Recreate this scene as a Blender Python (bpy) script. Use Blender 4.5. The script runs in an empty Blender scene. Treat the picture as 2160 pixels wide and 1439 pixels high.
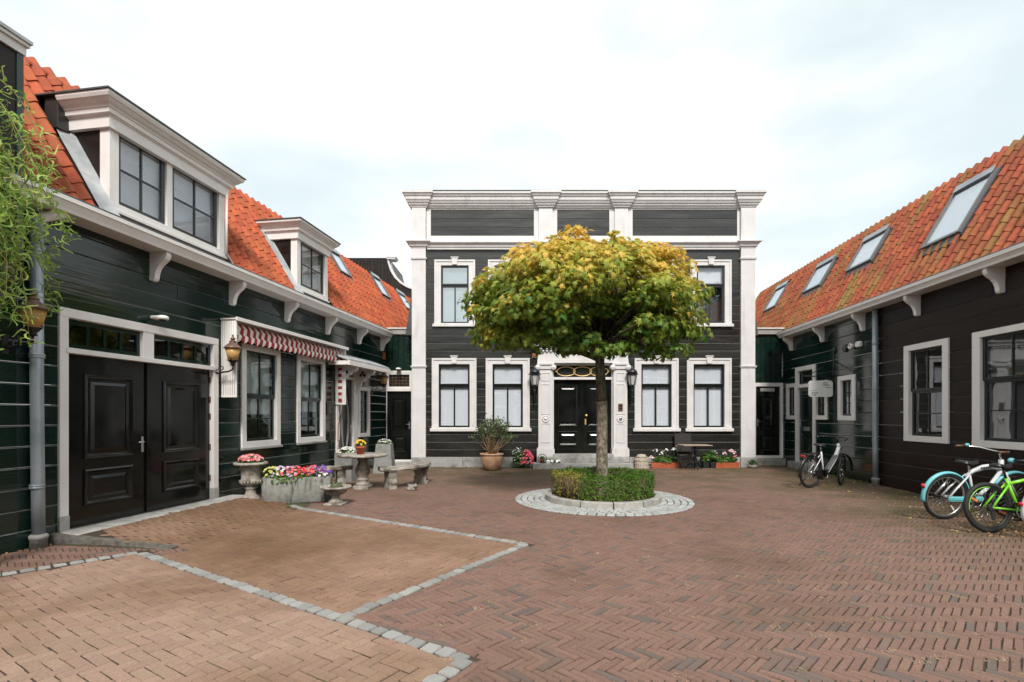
import bpy, bmesh, math, random
import numpy as np
from mathutils import Vector, Matrix, Euler
R_ = math.radians
random.seed(7); NP = np.random.RandomState(7)
scene = bpy.context.scene
COL = scene.collection

# ------------------------------------------------------------------ camera
cam_d = bpy.data.cameras.new('camera'); cam = bpy.data.objects.new('camera', cam_d); COL.objects.link(cam)
cam.location = (0, 0, 1.6); cam.rotation_euler = (R_(90), 0, 0)
cam_d.sensor_width = 36; cam_d.lens = 18.0; cam_d.shift_y = (878 - 719.5) / 2160.0
cam_d.clip_start = 0.05; cam_d.clip_end = 2000
scene.camera = cam
# ------------------------------------------------------------------ sky, sun, exposure
SUN_EL, SUN_AZ = R_(46), R_(174)          # azimuth clockwise from +Y
world = bpy.data.worlds.new('World'); scene.world = world; world.use_nodes = True
nt = world.node_tree; nt.nodes.clear()
def wn(t): return nt.nodes.new(t)
w_out = wn('ShaderNodeOutputWorld'); w_mix = wn('ShaderNodeMixShader')
w_b1 = wn('ShaderNodeBackground'); w_b2 = wn('ShaderNodeBackground')
w_sky = wn('ShaderNodeTexSky'); w_sky.sky_type = 'NISHITA'; w_sky.sun_disc = False
w_sky.sun_elevation = SUN_EL; w_sky.sun_rotation = SUN_AZ; w_sky.dust_density = 2.0
nt.links.new(w_sky.outputs[0], w_b1.inputs[0]); w_b1.inputs[1].default_value = 0.15
w_b2.inputs[1].default_value = 1.0
w_tc = wn('ShaderNodeTexCoord'); w_mp = wn('ShaderNodeMapping'); w_mp.inputs['Scale'].default_value = (1, 1, 2.4)
w_no = wn('ShaderNodeTexNoise'); w_no.inputs['Scale'].default_value = 2.1; w_no.inputs['Detail'].default_value = 6; w_no.inputs['Roughness'].default_value = .48
w_cr = wn('ShaderNodeValToRGB'); w_cr.color_ramp.interpolation = 'EASE'
w_cr.color_ramp.elements[0].position = .30; w_cr.color_ramp.elements[0].color = (.63, .715, .735, 1)
w_cr.color_ramp.elements[1].position = .54; w_cr.color_ramp.elements[1].color = (.845, .88, .862, 1)
w_mix.inputs[0].default_value = .92                      # thin veil of cloud over the clear sky
nt.links.new(w_tc.outputs['Generated'], w_mp.inputs[0]); nt.links.new(w_mp.outputs[0], w_no.inputs['Vector'])
nt.links.new(w_no.outputs[0], w_cr.inputs[0]); nt.links.new(w_cr.outputs[0], w_b2.inputs[0])
nt.links.new(w_b1.outputs[0], w_mix.inputs[1]); nt.links.new(w_b2.outputs[0], w_mix.inputs[2]); nt.links.new(w_mix.outputs[0], w_out.inputs[0])
sun_d = bpy.data.lights.new('sun', 'SUN'); sun_d.energy = 3.0; sun_d.angle = R_(15); sun_d.color = (1, .95, .87)
sun = bpy.data.objects.new('sun', sun_d); COL.objects.link(sun)
_sd = Vector((math.sin(SUN_AZ) * math.cos(SUN_EL), math.cos(SUN_AZ) * math.cos(SUN_EL), math.sin(SUN_EL)))
sun.rotation_euler = _sd.to_track_quat('Z', 'Y').to_euler(); sun.location = (0, -5, 20)
scene.view_settings.view_transform = 'Standard'; scene.view_settings.look = 'None'
scene.view_settings.exposure = 0.42; scene.view_settings.gamma = 1.0
scene.render.engine = 'CYCLES'
cy = scene.cycles; cy.use_denoising = True; cy.max_bounces = 6; cy.diffuse_bounces = 3; cy.glossy_bounces = 4
cy.transparent_max_bounces = 12; cy.transmission_bounces = 4; cy.caustics_reflective = False; cy.caustics_refractive = False
cy.sample_clamp_indirect = 6

# ------------------------------------------------------------------ materials
def mat(name, col, rough=.5, col2=None, scale=6., bump=0., bscale=40., metal=0., spec=.5, var=0., coord='obj',
        stretch=(1, 1, 1), coat=0., rough2=None, attr=None, detail=4., lo=.35, hi=.65, stain=None, sscale=.6, hue=0., trans=0., emit=None,
        slo=.5, shi=.66, bstretch=None, bdist=.02, alt=None, altp=.85, sstretch=None):
    m = bpy.data.materials.new(name); m.use_nodes = True; t = m.node_tree; N = t.nodes; L = t.links
    b = N['Principled BSDF']
    b.inputs['Metallic'].default_value = metal; b.inputs['Roughness'].default_value = rough
    b.inputs['Specular IOR Level'].default_value = spec; b.inputs['Coat Weight'].default_value = coat; b.inputs['Coat Roughness'].default_value = .08
    c4 = lambda c: (c[0], c[1], c[2], 1)
    if coord == 'pos': src = N.new('ShaderNodeNewGeometry').outputs['Position']
    else: src = N.new('ShaderNodeTexCoord').outputs['Object']
    oi = N.new('ShaderNodeObjectInfo')
    if attr:
        at = N.new('ShaderNodeAttribute'); at.attribute_name = attr; rnd = at.outputs['Fac']
    else: rnd = oi.outputs['Random']
    if coord == 'obj':
        ad = N.new('ShaderNodeVectorMath'); ad.operation = 'MULTIPLY_ADD'
        cx = N.new('ShaderNodeCombineXYZ')
        for i in range(3): L.new(oi.outputs['Random'], cx.inputs[i])
        L.new(cx.outputs[0], ad.inputs[0]); ad.inputs[1].default_value = (37, 53, 71); L.new(src, ad.inputs[2]); src = ad.outputs[0]
    mp = N.new('ShaderNodeMapping'); mp.inputs['Scale'].default_value = stretch; L.new(src, mp.inputs[0]); vec = mp.outputs[0]
    def noise(sc, de, v=vec):
        n = N.new('ShaderNodeTexNoise'); n.inputs['Scale'].default_value = sc; n.inputs['Detail'].default_value = de; L.new(v, n.inputs['Vector']); return n.outputs[0]
    def ramp(x, a, bb, c=0., d=1.):
        r = N.new('ShaderNodeMapRange'); L.new(x, r.inputs[0])
        for i, v in ((1, a), (2, bb), (3, c), (4, d)): r.inputs[i].default_value = v
        return r.outputs[0]
    def mix(f, a, bb):
        x = N.new('ShaderNodeMix'); x.data_type = 'RGBA'; L.new(f, x.inputs[0])
        for s, k in ((a, 6), (bb, 7)):
            if isinstance(s, tuple): x.inputs[k].default_value = s
            else: L.new(s, x.inputs[k])
        return x.outputs[2]
    colo = c4(col)
    if col2 is not None:
        nz = noise(scale, detail); colo = mix(ramp(nz, lo, hi), c4(col), c4(col2))
        if rough2 is not None: L.new(ramp(nz, lo, hi, rough, rough2), b.inputs['Roughness'])
    if alt is not None:
        m1 = N.new('ShaderNodeMath'); m1.operation = 'MULTIPLY'; m1.inputs[1].default_value = 13.7; L.new(rnd, m1.inputs[0])
        m2 = N.new('ShaderNodeMath'); m2.operation = 'FRACT'; L.new(m1.outputs[0], m2.inputs[0])
        colo = mix(ramp(m2.outputs[0], altp - .08, altp + .08), colo, c4(alt))
    if stain is not None:
        sv = src
        if sstretch:
            m3 = N.new('ShaderNodeMapping'); m3.inputs['Scale'].default_value = sstretch; L.new(src, m3.inputs[0]); sv = m3.outputs[0]
        colo = mix(ramp(noise(sscale, 5., sv), slo, shi), colo, c4(stain))
    if var or hue:
        h = N.new('ShaderNodeHueSaturation')
        if isinstance(colo, tuple): h.inputs['Color'].default_value = colo
        else: L.new(colo, h.inputs['Color'])
        L.new(ramp(rnd, 0, 1, 1 - var, 1 + var), h.inputs['Value'])
        if hue:
            mu = N.new('ShaderNodeMath'); mu.operation = 'MULTIPLY'; mu.inputs[1].default_value = 7.31; L.new(rnd, mu.inputs[0])
            fr = N.new('ShaderNodeMath'); fr.operation = 'FRACT'; L.new(mu.outputs[0], fr.inputs[0])
            L.new(ramp(fr.outputs[0], 0, 1, .5 - hue, .5 + hue), h.inputs['Hue'])
        colo = h.outputs[0]
    if isinstance(colo, tuple): b.inputs['Base Color'].default_value = colo
    else: L.new(colo, b.inputs['Base Color'])
    if bump:
        bv = vec
        if bstretch:
            m2 = N.new('ShaderNodeMapping'); m2.inputs['Scale'].default_value = bstretch; L.new(src, m2.inputs[0]); bv = m2.outputs[0]
        bn = N.new('ShaderNodeBump'); bn.inputs['Strength'].default_value = bump; bn.inputs['Distance'].default_value = bdist
        L.new(noise(bscale, 5., bv), bn.inputs['Height']); L.new(bn.outputs[0], b.inputs['Normal'])
    if trans:
        tr = N.new('ShaderNodeBsdfTranslucent'); ms = N.new('ShaderNodeMixShader'); ms.inputs[0].default_value = trans
        if isinstance(colo, tuple): tr.inputs[0].default_value = colo
        else: L.new(colo, tr.inputs[0])
        L.new(b.outputs[0], ms.inputs[1]); L.new(tr.outputs[0], ms.inputs[2]); L.new(ms.outputs[0], N['Material Output'].inputs[0])
    if emit:
        b.inputs['Emission Color'].default_value = c4(emit[0]); b.inputs['Emission Strength'].default_value = emit[1]
    return m

def glass(name, ior=1.75, tint=(1, 1, 1), rough=.0, wav=.0):
    m = bpy.data.materials.new(name); m.use_nodes = True; t = m.node_tree; N = t.nodes; L = t.links; N.remove(N['Principled BSDF'])
    lw = N.new('ShaderNodeLayerWeight'); lw.inputs[0].default_value = .5
    pw = N.new('ShaderNodeMath'); pw.operation = 'POWER'; pw.inputs[1].default_value = 4.5; L.new(lw.outputs['Facing'], pw.inputs[0])
    fr = N.new('ShaderNodeMapRange'); f0 = ((ior - 1) / (ior + 1)) ** 2; fr.inputs[3].default_value = f0; fr.inputs[4].default_value = .9; L.new(pw.outputs[0], fr.inputs[0])
    tr = N.new('ShaderNodeBsdfTransparent'); tr.inputs[0].default_value = (*tint, 1)
    gl = N.new('ShaderNodeBsdfGlossy'); gl.inputs['Roughness'].default_value = rough; gl.inputs[0].default_value = (.95, .97, 1, 1)
    if wav:
        tc = N.new('ShaderNodeTexCoord'); no = N.new('ShaderNodeTexNoise'); no.inputs['Scale'].default_value = 2.5; no.inputs['Detail'].default_value = 1
        bu = N.new('ShaderNodeBump'); bu.inputs['Strength'].default_value = wav; bu.inputs['Distance'].default_value = .02
        L.new(tc.outputs['Object'], no.inputs['Vector']); L.new(no.outputs[0], bu.inputs['Height']); L.new(bu.outputs[0], gl.inputs['Normal'])
    mx = N.new('ShaderNodeMixShader'); L.new(fr.outputs[0], mx.inputs[0]); L.new(tr.outputs[0], mx.inputs[1]); L.new(gl.outputs[0], mx.inputs[2])
    L.new(mx.outputs[0], N['Material Output'].inputs[0]); return m

WAV = (0.35, 1, 5.5)
M = {}
M['ledge_d'] = mat('faint_ledge_highlight_paint', (.040, .036, .034), .6, (.07, .064, .06), 12.)  # fainter painted highlight for the board ledges of the right house
M['ledge'] = mat('ledge_highlight_paint', (.09, .094, .09), .6, (.17, .175, .166), 12.)  # paler chamfer colour paints in the sky highlight along each board lap
M['green'] = mat('dark_green_gloss_paint', (.0040, .0165, .0120), .05, (.0070, .0225, .0165), 3., .16, 3.0, var=.25, stretch=(.25, 1, 2), rough2=.13, coat=.15, bstretch=WAV, stain=(.02, .028, .024), sscale=1.3, slo=.55, shi=.9)
M['black'] = mat('black_gloss_paint', (.018, .0182, .0168), .15, (.027, .0272, .0255), 3., .16, 3.0, var=.25, stretch=(.25, 1, 2), rough2=.3, coat=.35, bstretch=WAV)
M['brownb'] = mat('brown_black_matt_paint', (.0105, .0058, .0044), .36, (.0165, .0095, .0075), 3., .14, 6.0, var=.3, spec=.28, stretch=(.3, 1, 2), rough2=.5, bstretch=WAV)
M['doorblack'] = mat('black_door_paint', (.0035, .0045, .004), .08, (.008, .0095, .0085), 2., .05, 3., rough2=.2)
M['white'] = mat('white_trim_paint', (.82, .80, .785), .38, (.77, .745, .725), 4., .05, 30., stain=(.66, .62, .58), sscale=2.2, slo=.6, shi=.95)
M['whitef'] = mat('white_facade_paint', (.67, .66, .66), .4, (.60, .59, .595), 2.5, .06, 30., stain=(.46, .43, .41), sscale=2.2, slo=.56, shi=.9, sstretch=(2.5, 2.5, .5))
M['gutter'] = mat('weathered_white_gutter_paint', (.77, .75, .73), .45, (.66, .64, .62), 5., .05, 30., stain=(.38, .36, .33), sscale=3.0, slo=.58, shi=.85)
M['sash'] = mat('dark_sash_paint', (.012, .014, .013), .22)
M['sashg'] = mat('grey_sash_paint', (.03, .031, .032), .3)
M['glass'] = glass('window_glass', 1.75, (.97, .98, .99), 0, .05)
M['glassm'] = glass('mirroring_glass', 3.6, (.85, .9, .9), 0, .06)
M['glassd'] = glass('old_window_glass', 1.7, (.85, .9, .9), 0, .12)
M['skyglass'] = glass('roof_window_glass', 2.6, (.93, .96, .98))
M['blind'] = mat('white_blind', (.84, .87, .92), .6)
M['blindw'] = mat('cream_blind', (.80, .77, .71), .6)
M['blindd'] = mat('grey_blind', (.10, .10, .10), .6)
M['room'] = mat('dark_room_wall', (.06, .055, .05), .9)
M['skyframe'] = mat('roof_window_frame', (.13, .135, .14), .4)
M['lead'] = mat('lead_flashing', (.30, .32, .34), .5, (.44, .46, .48), 5., .3, 9.)
M['leadd'] = mat('dark_lead', (.05, .055, .06), .45, (.08, .085, .09), 4., .1, 9.)
M['zinc'] = mat('zinc_pipe', (.27, .32, .355), .42, (.37, .41, .45), 3., .05, 10., metal=.35)
M['stone'] = mat('bluestone', (.30, .295, .285), .75, (.38, .375, .36), 8., .25, 60., var=.1, stain=(.19, .185, .175), sscale=2.5)
M['concrete'] = mat('weathered_concrete', (.30, .285, .265), .85, (.40, .385, .36), 9., .5, 50., stain=(.13, .12, .105), sscale=2.6, slo=.52, shi=.75)
M['trough'] = mat('grey_trough_stone', (.20, .203, .187), .85, (.27, .273, .255), 14., .6, 60., stain=(.075, .072, .06), sscale=2.6, slo=.52, shi=.68, sstretch=(3.5, 3.5, .6))
M['oldstone'] = mat('lichen_stone', (.30, .27, .235), .9, (.44, .405, .36), 14., .9, 45., stain=(.14, .118, .09), sscale=5., slo=.46, shi=.66)
M['terracotta'] = mat('terracotta', (.48, .12, .055), .75, (.40, .09, .04), 8., .1, 40.)
M['claypot'] = mat('glazed_clay_pot', (.62, .40, .26), .35, (.50, .29, .17), 3., .05, 10., stain=(.22, .13, .085), sscale=2.4, slo=.55, shi=.8)
M['soil'] = mat('soil', (.035, .022, .015), .95, (.06, .04, .028), 30., .5, 60.)
TILE = dict(rough=.75, scale=7., bump=.4, bscale=35., var=.2, hue=.006)
M['tileL'] = mat('orange_pantile', (.42, .090, .027), col2=(.33, .064, .020), stain=(.21, .052, .022), sscale=4.5, slo=.58, shi=.8, **TILE)
M['tileLs'] = mat('orange_pantile_field', (.42, .090, .027), col2=(.33, .064, .020), stain=(.21, .052, .022), sscale=4.5, slo=.58, shi=.8, attr='tint', **TILE)
M['tileR'] = mat('mossy_red_pantile', (.36, .078, .028), col2=(.25, .055, .022), stain=(.22, .135, .032), coord='pos', sscale=1.0, slo=.48, shi=.66, sstretch=(.5, 3.4, .5), **TILE)
M['tileRs'] = mat('mossy_red_pantile_field', (.36, .078, .028), col2=(.25, .055, .022), stain=(.22, .135, .032), coord='pos', sscale=1.0, slo=.48, shi=.66, sstretch=(.5, 3.4, .5), attr='tint', **TILE)
M['roofbase'] = mat('roof_underlay', (.05, .02, .012), .9)
BRK = dict(rough=.78, coord='pos', scale=45., bump=.35, bscale=120., var=.10, hue=.006)
for k, a in (('', None), ('s', 'tint')):
    M['brick' + k] = mat('brown_clinker' + k, (.172, .096, .071), col2=(.208, .123, .095), stain=(.118, .070, .043), sscale=.55, slo=.5, shi=.74, alt=(.125, .095, .082), altp=.88, attr=a, **BRK)
    M['tan' + k] = mat('tan_clinker' + k, (.265, .170, .124), col2=(.315, .210, .158), stain=(.148, .075, .034), sscale=.42, slo=.42, shi=.62, attr=a, **BRK)
M['sand'] = mat('joint_sand', (.034, .022, .015), .95, (.055, .037, .025), 9., .3, 80., coord='pos', stain=(.06, .065, .025), sscale=.8)
for k in ('brick', 'bricks'):     # moss and dirt gathered in the damp strips along the houses
    t_ = M[k].node_tree; N_ = t_.nodes; L_ = t_.links; b_ = N_['Principled BSDF']; src_ = b_.inputs['Base Color'].links[0].from_socket
    ge = N_.new('ShaderNodeNewGeometry'); sp = N_.new('ShaderNodeSeparateXYZ'); L_.new(ge.outputs['Position'], sp.inputs[0])
    def mr_(x, a, b, c=0., d=1.):
        r = N_.new('ShaderNodeMapRange'); L_.new(x, r.inputs[0])
        for i, v in ((1, a), (2, b), (3, c), (4, d)): r.inputs[i].default_value = v
        return r.outputs[0]
    def ma_(op, a, b):
        r = N_.new('ShaderNodeMath'); r.operation = op; L_.new(a, r.inputs[0]); L_.new(b, r.inputs[1]); return r.outputs[0]
    no = N_.new('ShaderNodeTexNoise'); no.inputs['Scale'].default_value = 1.1; no.inputs['Detail'].default_value = 8; no.inputs['Roughness'].default_value = .65; L_.new(ge.outputs['Position'], no.inputs['Vector'])
    f_ = ma_('MULTIPLY', ma_('MAXIMUM', mr_(sp.outputs[1], 10.0, 15.5), mr_(sp.outputs[0], 4.6, 7.6)), mr_(no.outputs[0], .36, .62))
    mx_ = N_.new('ShaderNodeMix'); mx_.data_type = 'RGBA'; L_.new(f_, mx_.inputs[0]); L_.new(src_, mx_.inputs[6]); mx_.inputs[7].default_value = (.072, .064, .022, 1); L_.new(mx_.outputs[2], b_.inputs['Base Color'])
for k, a in (('', None), ('s', 'tint')): M['tanb' + k] = mat('brown_tan_clinker' + k, (.245, .145, .098), col2=(.290, .180, .125), stain=(.150, .080, .040), sscale=.4, slo=.38, shi=.64, attr=a, **BRK)
M['farground'] = mat('brick_street', (.14, .095, .08), .9, (.17, .12, .10), 3., coord='pos')
M['settd'] = mat('dark_granite_sett', (.25, .245, .235), .8, (.36, .355, .34), 30., .5, 70., var=.2)
M['sett'] = mat('granite_sett', (.36, .37, .37), .8, (.46, .47, .465), 30., .5, 70., var=.16)
M['bark'] = mat('maple_bark', (.13, .105, .075), .9, (.32, .275, .215), 26., 1.0, 34., stretch=(1, 1, .5), stain=(.09, .085, .045), sscale=6., slo=.5, shi=.7, bdist=.04)
M['barkd'] = mat('dark_maple_bark', (.035, .03, .02), .9, (.12, .10, .065), 20., 1.0, 30., stretch=(1, 1, .5), stain=(.20, .19, .11), sscale=9., slo=.58, shi=.7, bdist=.04)
M['twig'] = mat('twig', (.26, .17, .10), .8, (.36, .25, .15), 10.)
M['twigw'] = mat('willow_twig', (.22, .20, .07), .7)
M['brass'] = mat('gold_paint', (.75, .50, .22), .35, metal=.5)
M['chrome'] = mat('satin_metal', (.62, .63, .64), .25, metal=.9)
M['iron'] = mat('black_iron', (.012, .012, .012), .35)
M['copper'] = mat('brown_copper', (.13, .075, .055), .45, (.20, .12, .09), 9., metal=.3)
M['amber'] = mat('amber_glass', (.86, .55, .20), .25, (.90, .66, .32), 3., trans=.5)
M['frost'] = mat('frosted_glass', (.62, .62, .62), .3, trans=.3)
M['red'] = mat('dark_red_fabric', (.33, .022, .030), .85)
M['cream'] = mat('cream_fabric', (.78, .74, .69), .85)
M['plastic'] = mat('white_plastic', (.84, .84, .82), .35)
M['plasticd'] = mat('dark_plastic', (.02, .02, .022), .4)
M['ltwood'] = mat('pale_wood', (.34, .27, .21), .6, (.27, .21, .16), 6., stretch=(1, 8, 8))
M['wicker'] = mat('wicker', (.50, .44, .37), .8, (.36, .30, .24), 20., .6, 30.)
M['rope'] = mat('rope', (.55, .40, .34), .9)

# ------------------------------------------------------------------ mesh builder
def link(o, parent=None):
    COL.objects.link(o)
    if parent is not None: o.parent = parent
    return o
def tag(o, label=None, cat=None, group=None, kind=None):
    if label: o['label'] = label
    if cat: o['category'] = cat
    if group: o['group'] = group
    if kind: o['kind'] = kind
    return o
def empty(name, loc=(0, 0, 0), rz=0., label=None, cat=None, group=None, parent=None):
    o = bpy.data.objects.new(name, None); link(o, parent); o.location = loc; o.rotation_euler = (0, 0, rz); o.empty_display_size = .2
    return tag(o, label, cat, group)
class MB:
    def __init__(s): s.v = []; s.f = []; s.sm = []; s.mi = []
    def add(s, vs, fs, smooth=False, mi=0):
        b = len(s.v); s.v += [tuple(p) for p in vs]
        for f in fs: s.f.append(tuple(b + i for i in f)); s.sm.append(smooth); s.mi.append(mi)
        return s
    def box(s, x0, x1, y0, y1, z0, z1, mi=0):
        return s.add([(x0, y0, z0), (x1, y0, z0), (x1, y1, z0), (x0, y1, z0), (x0, y0, z1), (x1, y0, z1), (x1, y1, z1), (x0, y1, z1)],
                     [(3, 2, 1, 0), (4, 5, 6, 7), (0, 1, 5, 4), (1, 2, 6, 5), (2, 3, 7, 6), (3, 0, 4, 7)], mi=mi)
    def cbox(s, x0, x1, y0, y1, z0, z1, c=.004, mi=0):
        X, Y, Z = (x0, x1), (y0, y1), (z0, z1); vs = []; idx = {}
        for i in (0, 1):
            for j in (0, 1):
                for k in (0, 1):
                    sx, sy, sz = (c if i == 0 else -c), (c if j == 0 else -c), (c if k == 0 else -c)
                    for a in range(3):
                        p = [X[i] + sx, Y[j] + sy, Z[k] + sz]; p[a] = (X[i], Y[j], Z[k])[a]
                        idx[(i, j, k, a)] = len(vs); vs.append(tuple(p))
        g = lambda i, j, k, a: idx[(i, j, k, a)]; fs = []
        for q in (0, 1):
            fs.append([g(q, 0, 0, 0), g(q, 1, 0, 0), g(q, 1, 1, 0), g(q, 0, 1, 0)][::(1 if q else -1)])
            fs.append([g(0, q, 0, 1), g(0, q, 1, 1), g(1, q, 1, 1), g(1, q, 0, 1)][::(1 if q else -1)])
            fs.append([g(0, 0, q, 2), g(1, 0, q, 2), g(1, 1, q, 2), g(0, 1, q, 2)][::(1 if q else -1)])
        for a in (0, 1):
            for b in (0, 1):
                fs.append([g(a, b, 0, 0), g(a, b, 1, 0), g(a, b, 1, 1), g(a, b, 0, 1)])
                fs.append([g(a, 0, b, 0), g(a, 1, b, 0), g(a, 1, b, 2), g(a, 0, b, 2)])
                fs.append([g(0, a, b, 1), g(1, a, b, 1), g(1, a, b, 2), g(0, a, b, 2)])
                for d in (0, 1): fs.append([g(a, b, d, 0), g(a, b, d, 1), g(a, b, d, 2)])
        return s.add(vs, fs, mi=mi)
    def prism(s, pts, axis, a0, a1, mi=0, smooth=False):
        n = len(pts)
        def P(p, a): return {'x': (a, p[0], p[1]), 'y': (p[0], a, p[1]), 'z': (p[0], p[1], a)}[axis]
        vs = [P(p, a0) for p in pts] + [P(p, a1) for p in pts]
        s.add(vs, [tuple(range(n - 1, -1, -1)), tuple(range(n, 2 * n))], mi=mi)
        b = len(s.v) - 2 * n
        for i in range(n):
            j = (i + 1) % n; s.f.append((b + i, b + j, b + n + j, b + n + i)); s.sm.append(smooth); s.mi.append(mi)
        return s
    def lathe(s, prof, n=20, c=(0, 0, 0), smooth=True, mi=0, sx=1., sy=1., a0=0.):
        vs = []; fs = []; m = len(prof)
        for r, z in prof:
            for i in range(n):
                a = a0 + 2 * math.pi * i / n; vs.append((c[0] + r * sx * math.cos(a), c[1] + r * sy * math.sin(a), c[2] + z))
        for k in range(m - 1):
            for i in range(n):
                j = (i + 1) % n; fs.append((k * n + i, k * n + j, (k + 1) * n + j, (k + 1) * n + i))
        s.add(vs, fs, smooth, mi)
        b = len(s.v) - len(vs)
        for k, rev in ((0, True), (m - 1, False)):
            if prof[k][0] > 1e-4:
                ring = [b + k * n + i for i in range(n)]; s.f.append(tuple(ring[::-1] if rev else ring)); s.sm.append(False); s.mi.append(mi)
        return s
    def tube(s, pts, r, n=8, closed=False, mi=0, smooth=True, flat=1.):
        P = [Vector(p) for p in pts]; m = len(P); rs = r if isinstance(r, (list, tuple)) else [r] * m
        vs = []; up = Vector((0, 0, 1)); prev = None
        for i in range(m):
            if closed: t = P[(i + 1) % m] - P[i - 1]
            else: t = P[min(i + 1, m - 1)] - P[max(i - 1, 0)]
            t = t.normalized() if t.length > 1e-9 else Vector((0, 0, 1))
            if prev is None:
                a = up.cross(t); a = a if a.length > .05 else Vector((1, 0, 0)).cross(t)
            else: a = prev - t * prev.dot(t)
            a = a.normalized() if a.length > 1e-6 else Vector((1, 0, 0)); prev = a; b = t.cross(a)
            for k in range(n):
                q = 2 * math.pi * k / n; vs.append(P[i] + a * (rs[i] * math.cos(q)) + b * (rs[i] * flat * math.sin(q)))
        fs = []
        for i in range(m if closed else m - 1):
            for k in range(n):
                l = (k + 1) % n; j = (i + 1) % m; fs.append((i * n + k, i * n + l, j * n + l, j * n + k))
        s.add(vs, fs, smooth, mi)
        if not closed:
            b = len(s.v) - len(vs)
            s.f.append(tuple(b + k for k in range(n))[::-1]); s.f.append(tuple(b + (m - 1) * n + k for k in range(n))); s.sm += [False, False]; s.mi += [mi, mi]
        return s
    def ball(s, c, rx, ry=None, rz=None, n=12, m=8, mi=0):
        ry = ry or rx; rz = rz or rx
        prof = [(math.sin(math.pi * k / m), -math.cos(math.pi * k / m)) for k in range(m + 1)]
        b = len(s.v); s.lathe(prof, n, (0, 0, 0), True, mi)
        for i in range(b, len(s.v)): x, y, z = s.v[i]; s.v[i] = (c[0] + x * rx, c[1] + y * ry, c[2] + z * rz)
        return s
    def rings(s, x0, x1, z0, z1, loops, mi=0, cap=True):
        vs = []; fs = []
        for ins, y in loops: vs += [(x0 + ins, y, z0 + ins), (x1 - ins, y, z0 + ins), (x1 - ins, y, z1 - ins), (x0 + ins, y, z1 - ins)]
        for k in range(len(loops) - 1):
            for i in range(4): j = (i + 1) % 4; fs.append((4 * k + i, 4 * k + j, 4 * k + 4 + j, 4 * k + 4 + i))
        if cap: k = len(loops) - 1; fs.append((4 * k, 4 * k + 1, 4 * k + 2, 4 * k + 3))
        return s.add(vs, fs, mi=mi)
    def cornice(s, x0, x1, yb, prof, mi=0):
        vs = []; fs = []
        for p, z in prof: vs += [(x0 - p, yb, z), (x0 - p, -p, z), (x1 + p, -p, z), (x1 + p, yb, z)]
        n = len(prof)
        for k in range(n - 1):
            for i in range(4): j = (i + 1) % 4; fs.append((4 * k + i, 4 * k + j, 4 * k + 4 + j, 4 * k + 4 + i))
        fs.append((0, 1, 2, 3)); fs.append((4 * n - 4, 4 * n - 3, 4 * n - 2, 4 * n - 1))
        return s.add(vs, fs, mi=mi)
    def shift(s, b, M4):
        for i in range(b, len(s.v)): s.v[i] = tuple(M4 @ Vector(s.v[i]))
        return s
    def mesh(s, name, mats, recalc=True):
        me = bpy.data.meshes.new(name); me.from_pydata(s.v, [], s.f)
        for m in (mats if isinstance(mats, (list, tuple)) else [mats]): me.materials.append(M[m] if isinstance(m, str) else m)
        me.polygons.foreach_set('use_smooth', s.sm); me.polygons.foreach_set('material_index', s.mi)
        if recalc:
            bm = bmesh.new(); bm.from_mesh(me); bmesh.ops.recalc_face_normals(bm, faces=bm.faces); bm.to_mesh(me); bm.free()
        me.update(); return me
    def build(s, name, mats, parent=None, loc=None, rot=None, recalc=True):
        o = bpy.data.objects.new(name, s.mesh(name, mats, recalc)); link(o, parent)
        if loc: o.location = loc
        if rot: o.rotation_euler = rot
        return o
def inst(name, me, parent=None, loc=(0, 0, 0), rot=(0, 0, 0), sc=None):
    o = bpy.data.objects.new(name, me); link(o, parent); o.location = loc; o.rotation_euler = rot
    if sc: o.scale = sc
    return o
def joined(name, bv, bf, T, mats, tint=None, smooth=False, parent=None, mi=None):
    """many copies of a small mesh as one mesh. T: (n,3,4) affine transforms"""
    bv = np.asarray(bv, float); n = len(T); T = np.asarray(T, float); nv = len(bv)
    V = (np.einsum('nij,vj->nvi', T[:, :, :3], bv) + T[:, None, :, 3]).reshape(-1, 3)
    lens = np.array([len(f) for f in bf]); flat = np.concatenate([np.array(f) for f in bf])
    loops = (flat[None, :] + (np.arange(n) * nv)[:, None]).reshape(-1)
    tot = np.tile(lens, n); start = np.concatenate([[0], np.cumsum(tot)[:-1]])
    me = bpy.data.meshes.new(name); me.vertices.add(len(V)); me.vertices.foreach_set('co', V.reshape(-1))
    me.loops.add(len(loops)); me.loops.foreach_set('vertex_index', loops.astype(np.int32))
    me.polygons.add(len(tot)); me.polygons.foreach_set('loop_start', start.astype(np.int32)); me.polygons.foreach_set('loop_total', tot.astype(np.int32))
    me.update(calc_edges=True)
    for m in (mats if isinstance(mats, (list, tuple)) else [mats]): me.materials.append(M[m] if isinstance(m, str) else m)
    me.polygons.foreach_set('use_smooth', np.full(len(tot), bool(smooth)))
    if mi is not None: me.polygons.foreach_set('material_index', np.repeat(np.asarray(mi, np.int32), len(bf)))
    if tint is not None:
        a = me.attributes.new('tint', 'FLOAT', 'FACE'); a.data.foreach_set('value', np.repeat(np.asarray(tint, np.float32), len(bf)))
    o = bpy.data.objects.new(name, me); link(o, parent); return o
def aff(loc, rot=(0, 0, 0), sc=(1, 1, 1)):
    m = Matrix.LocRotScale(Vector(loc), Euler(rot), Vector(sc)); return [list(m[0]), list(m[1]), list(m[2])]
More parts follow.
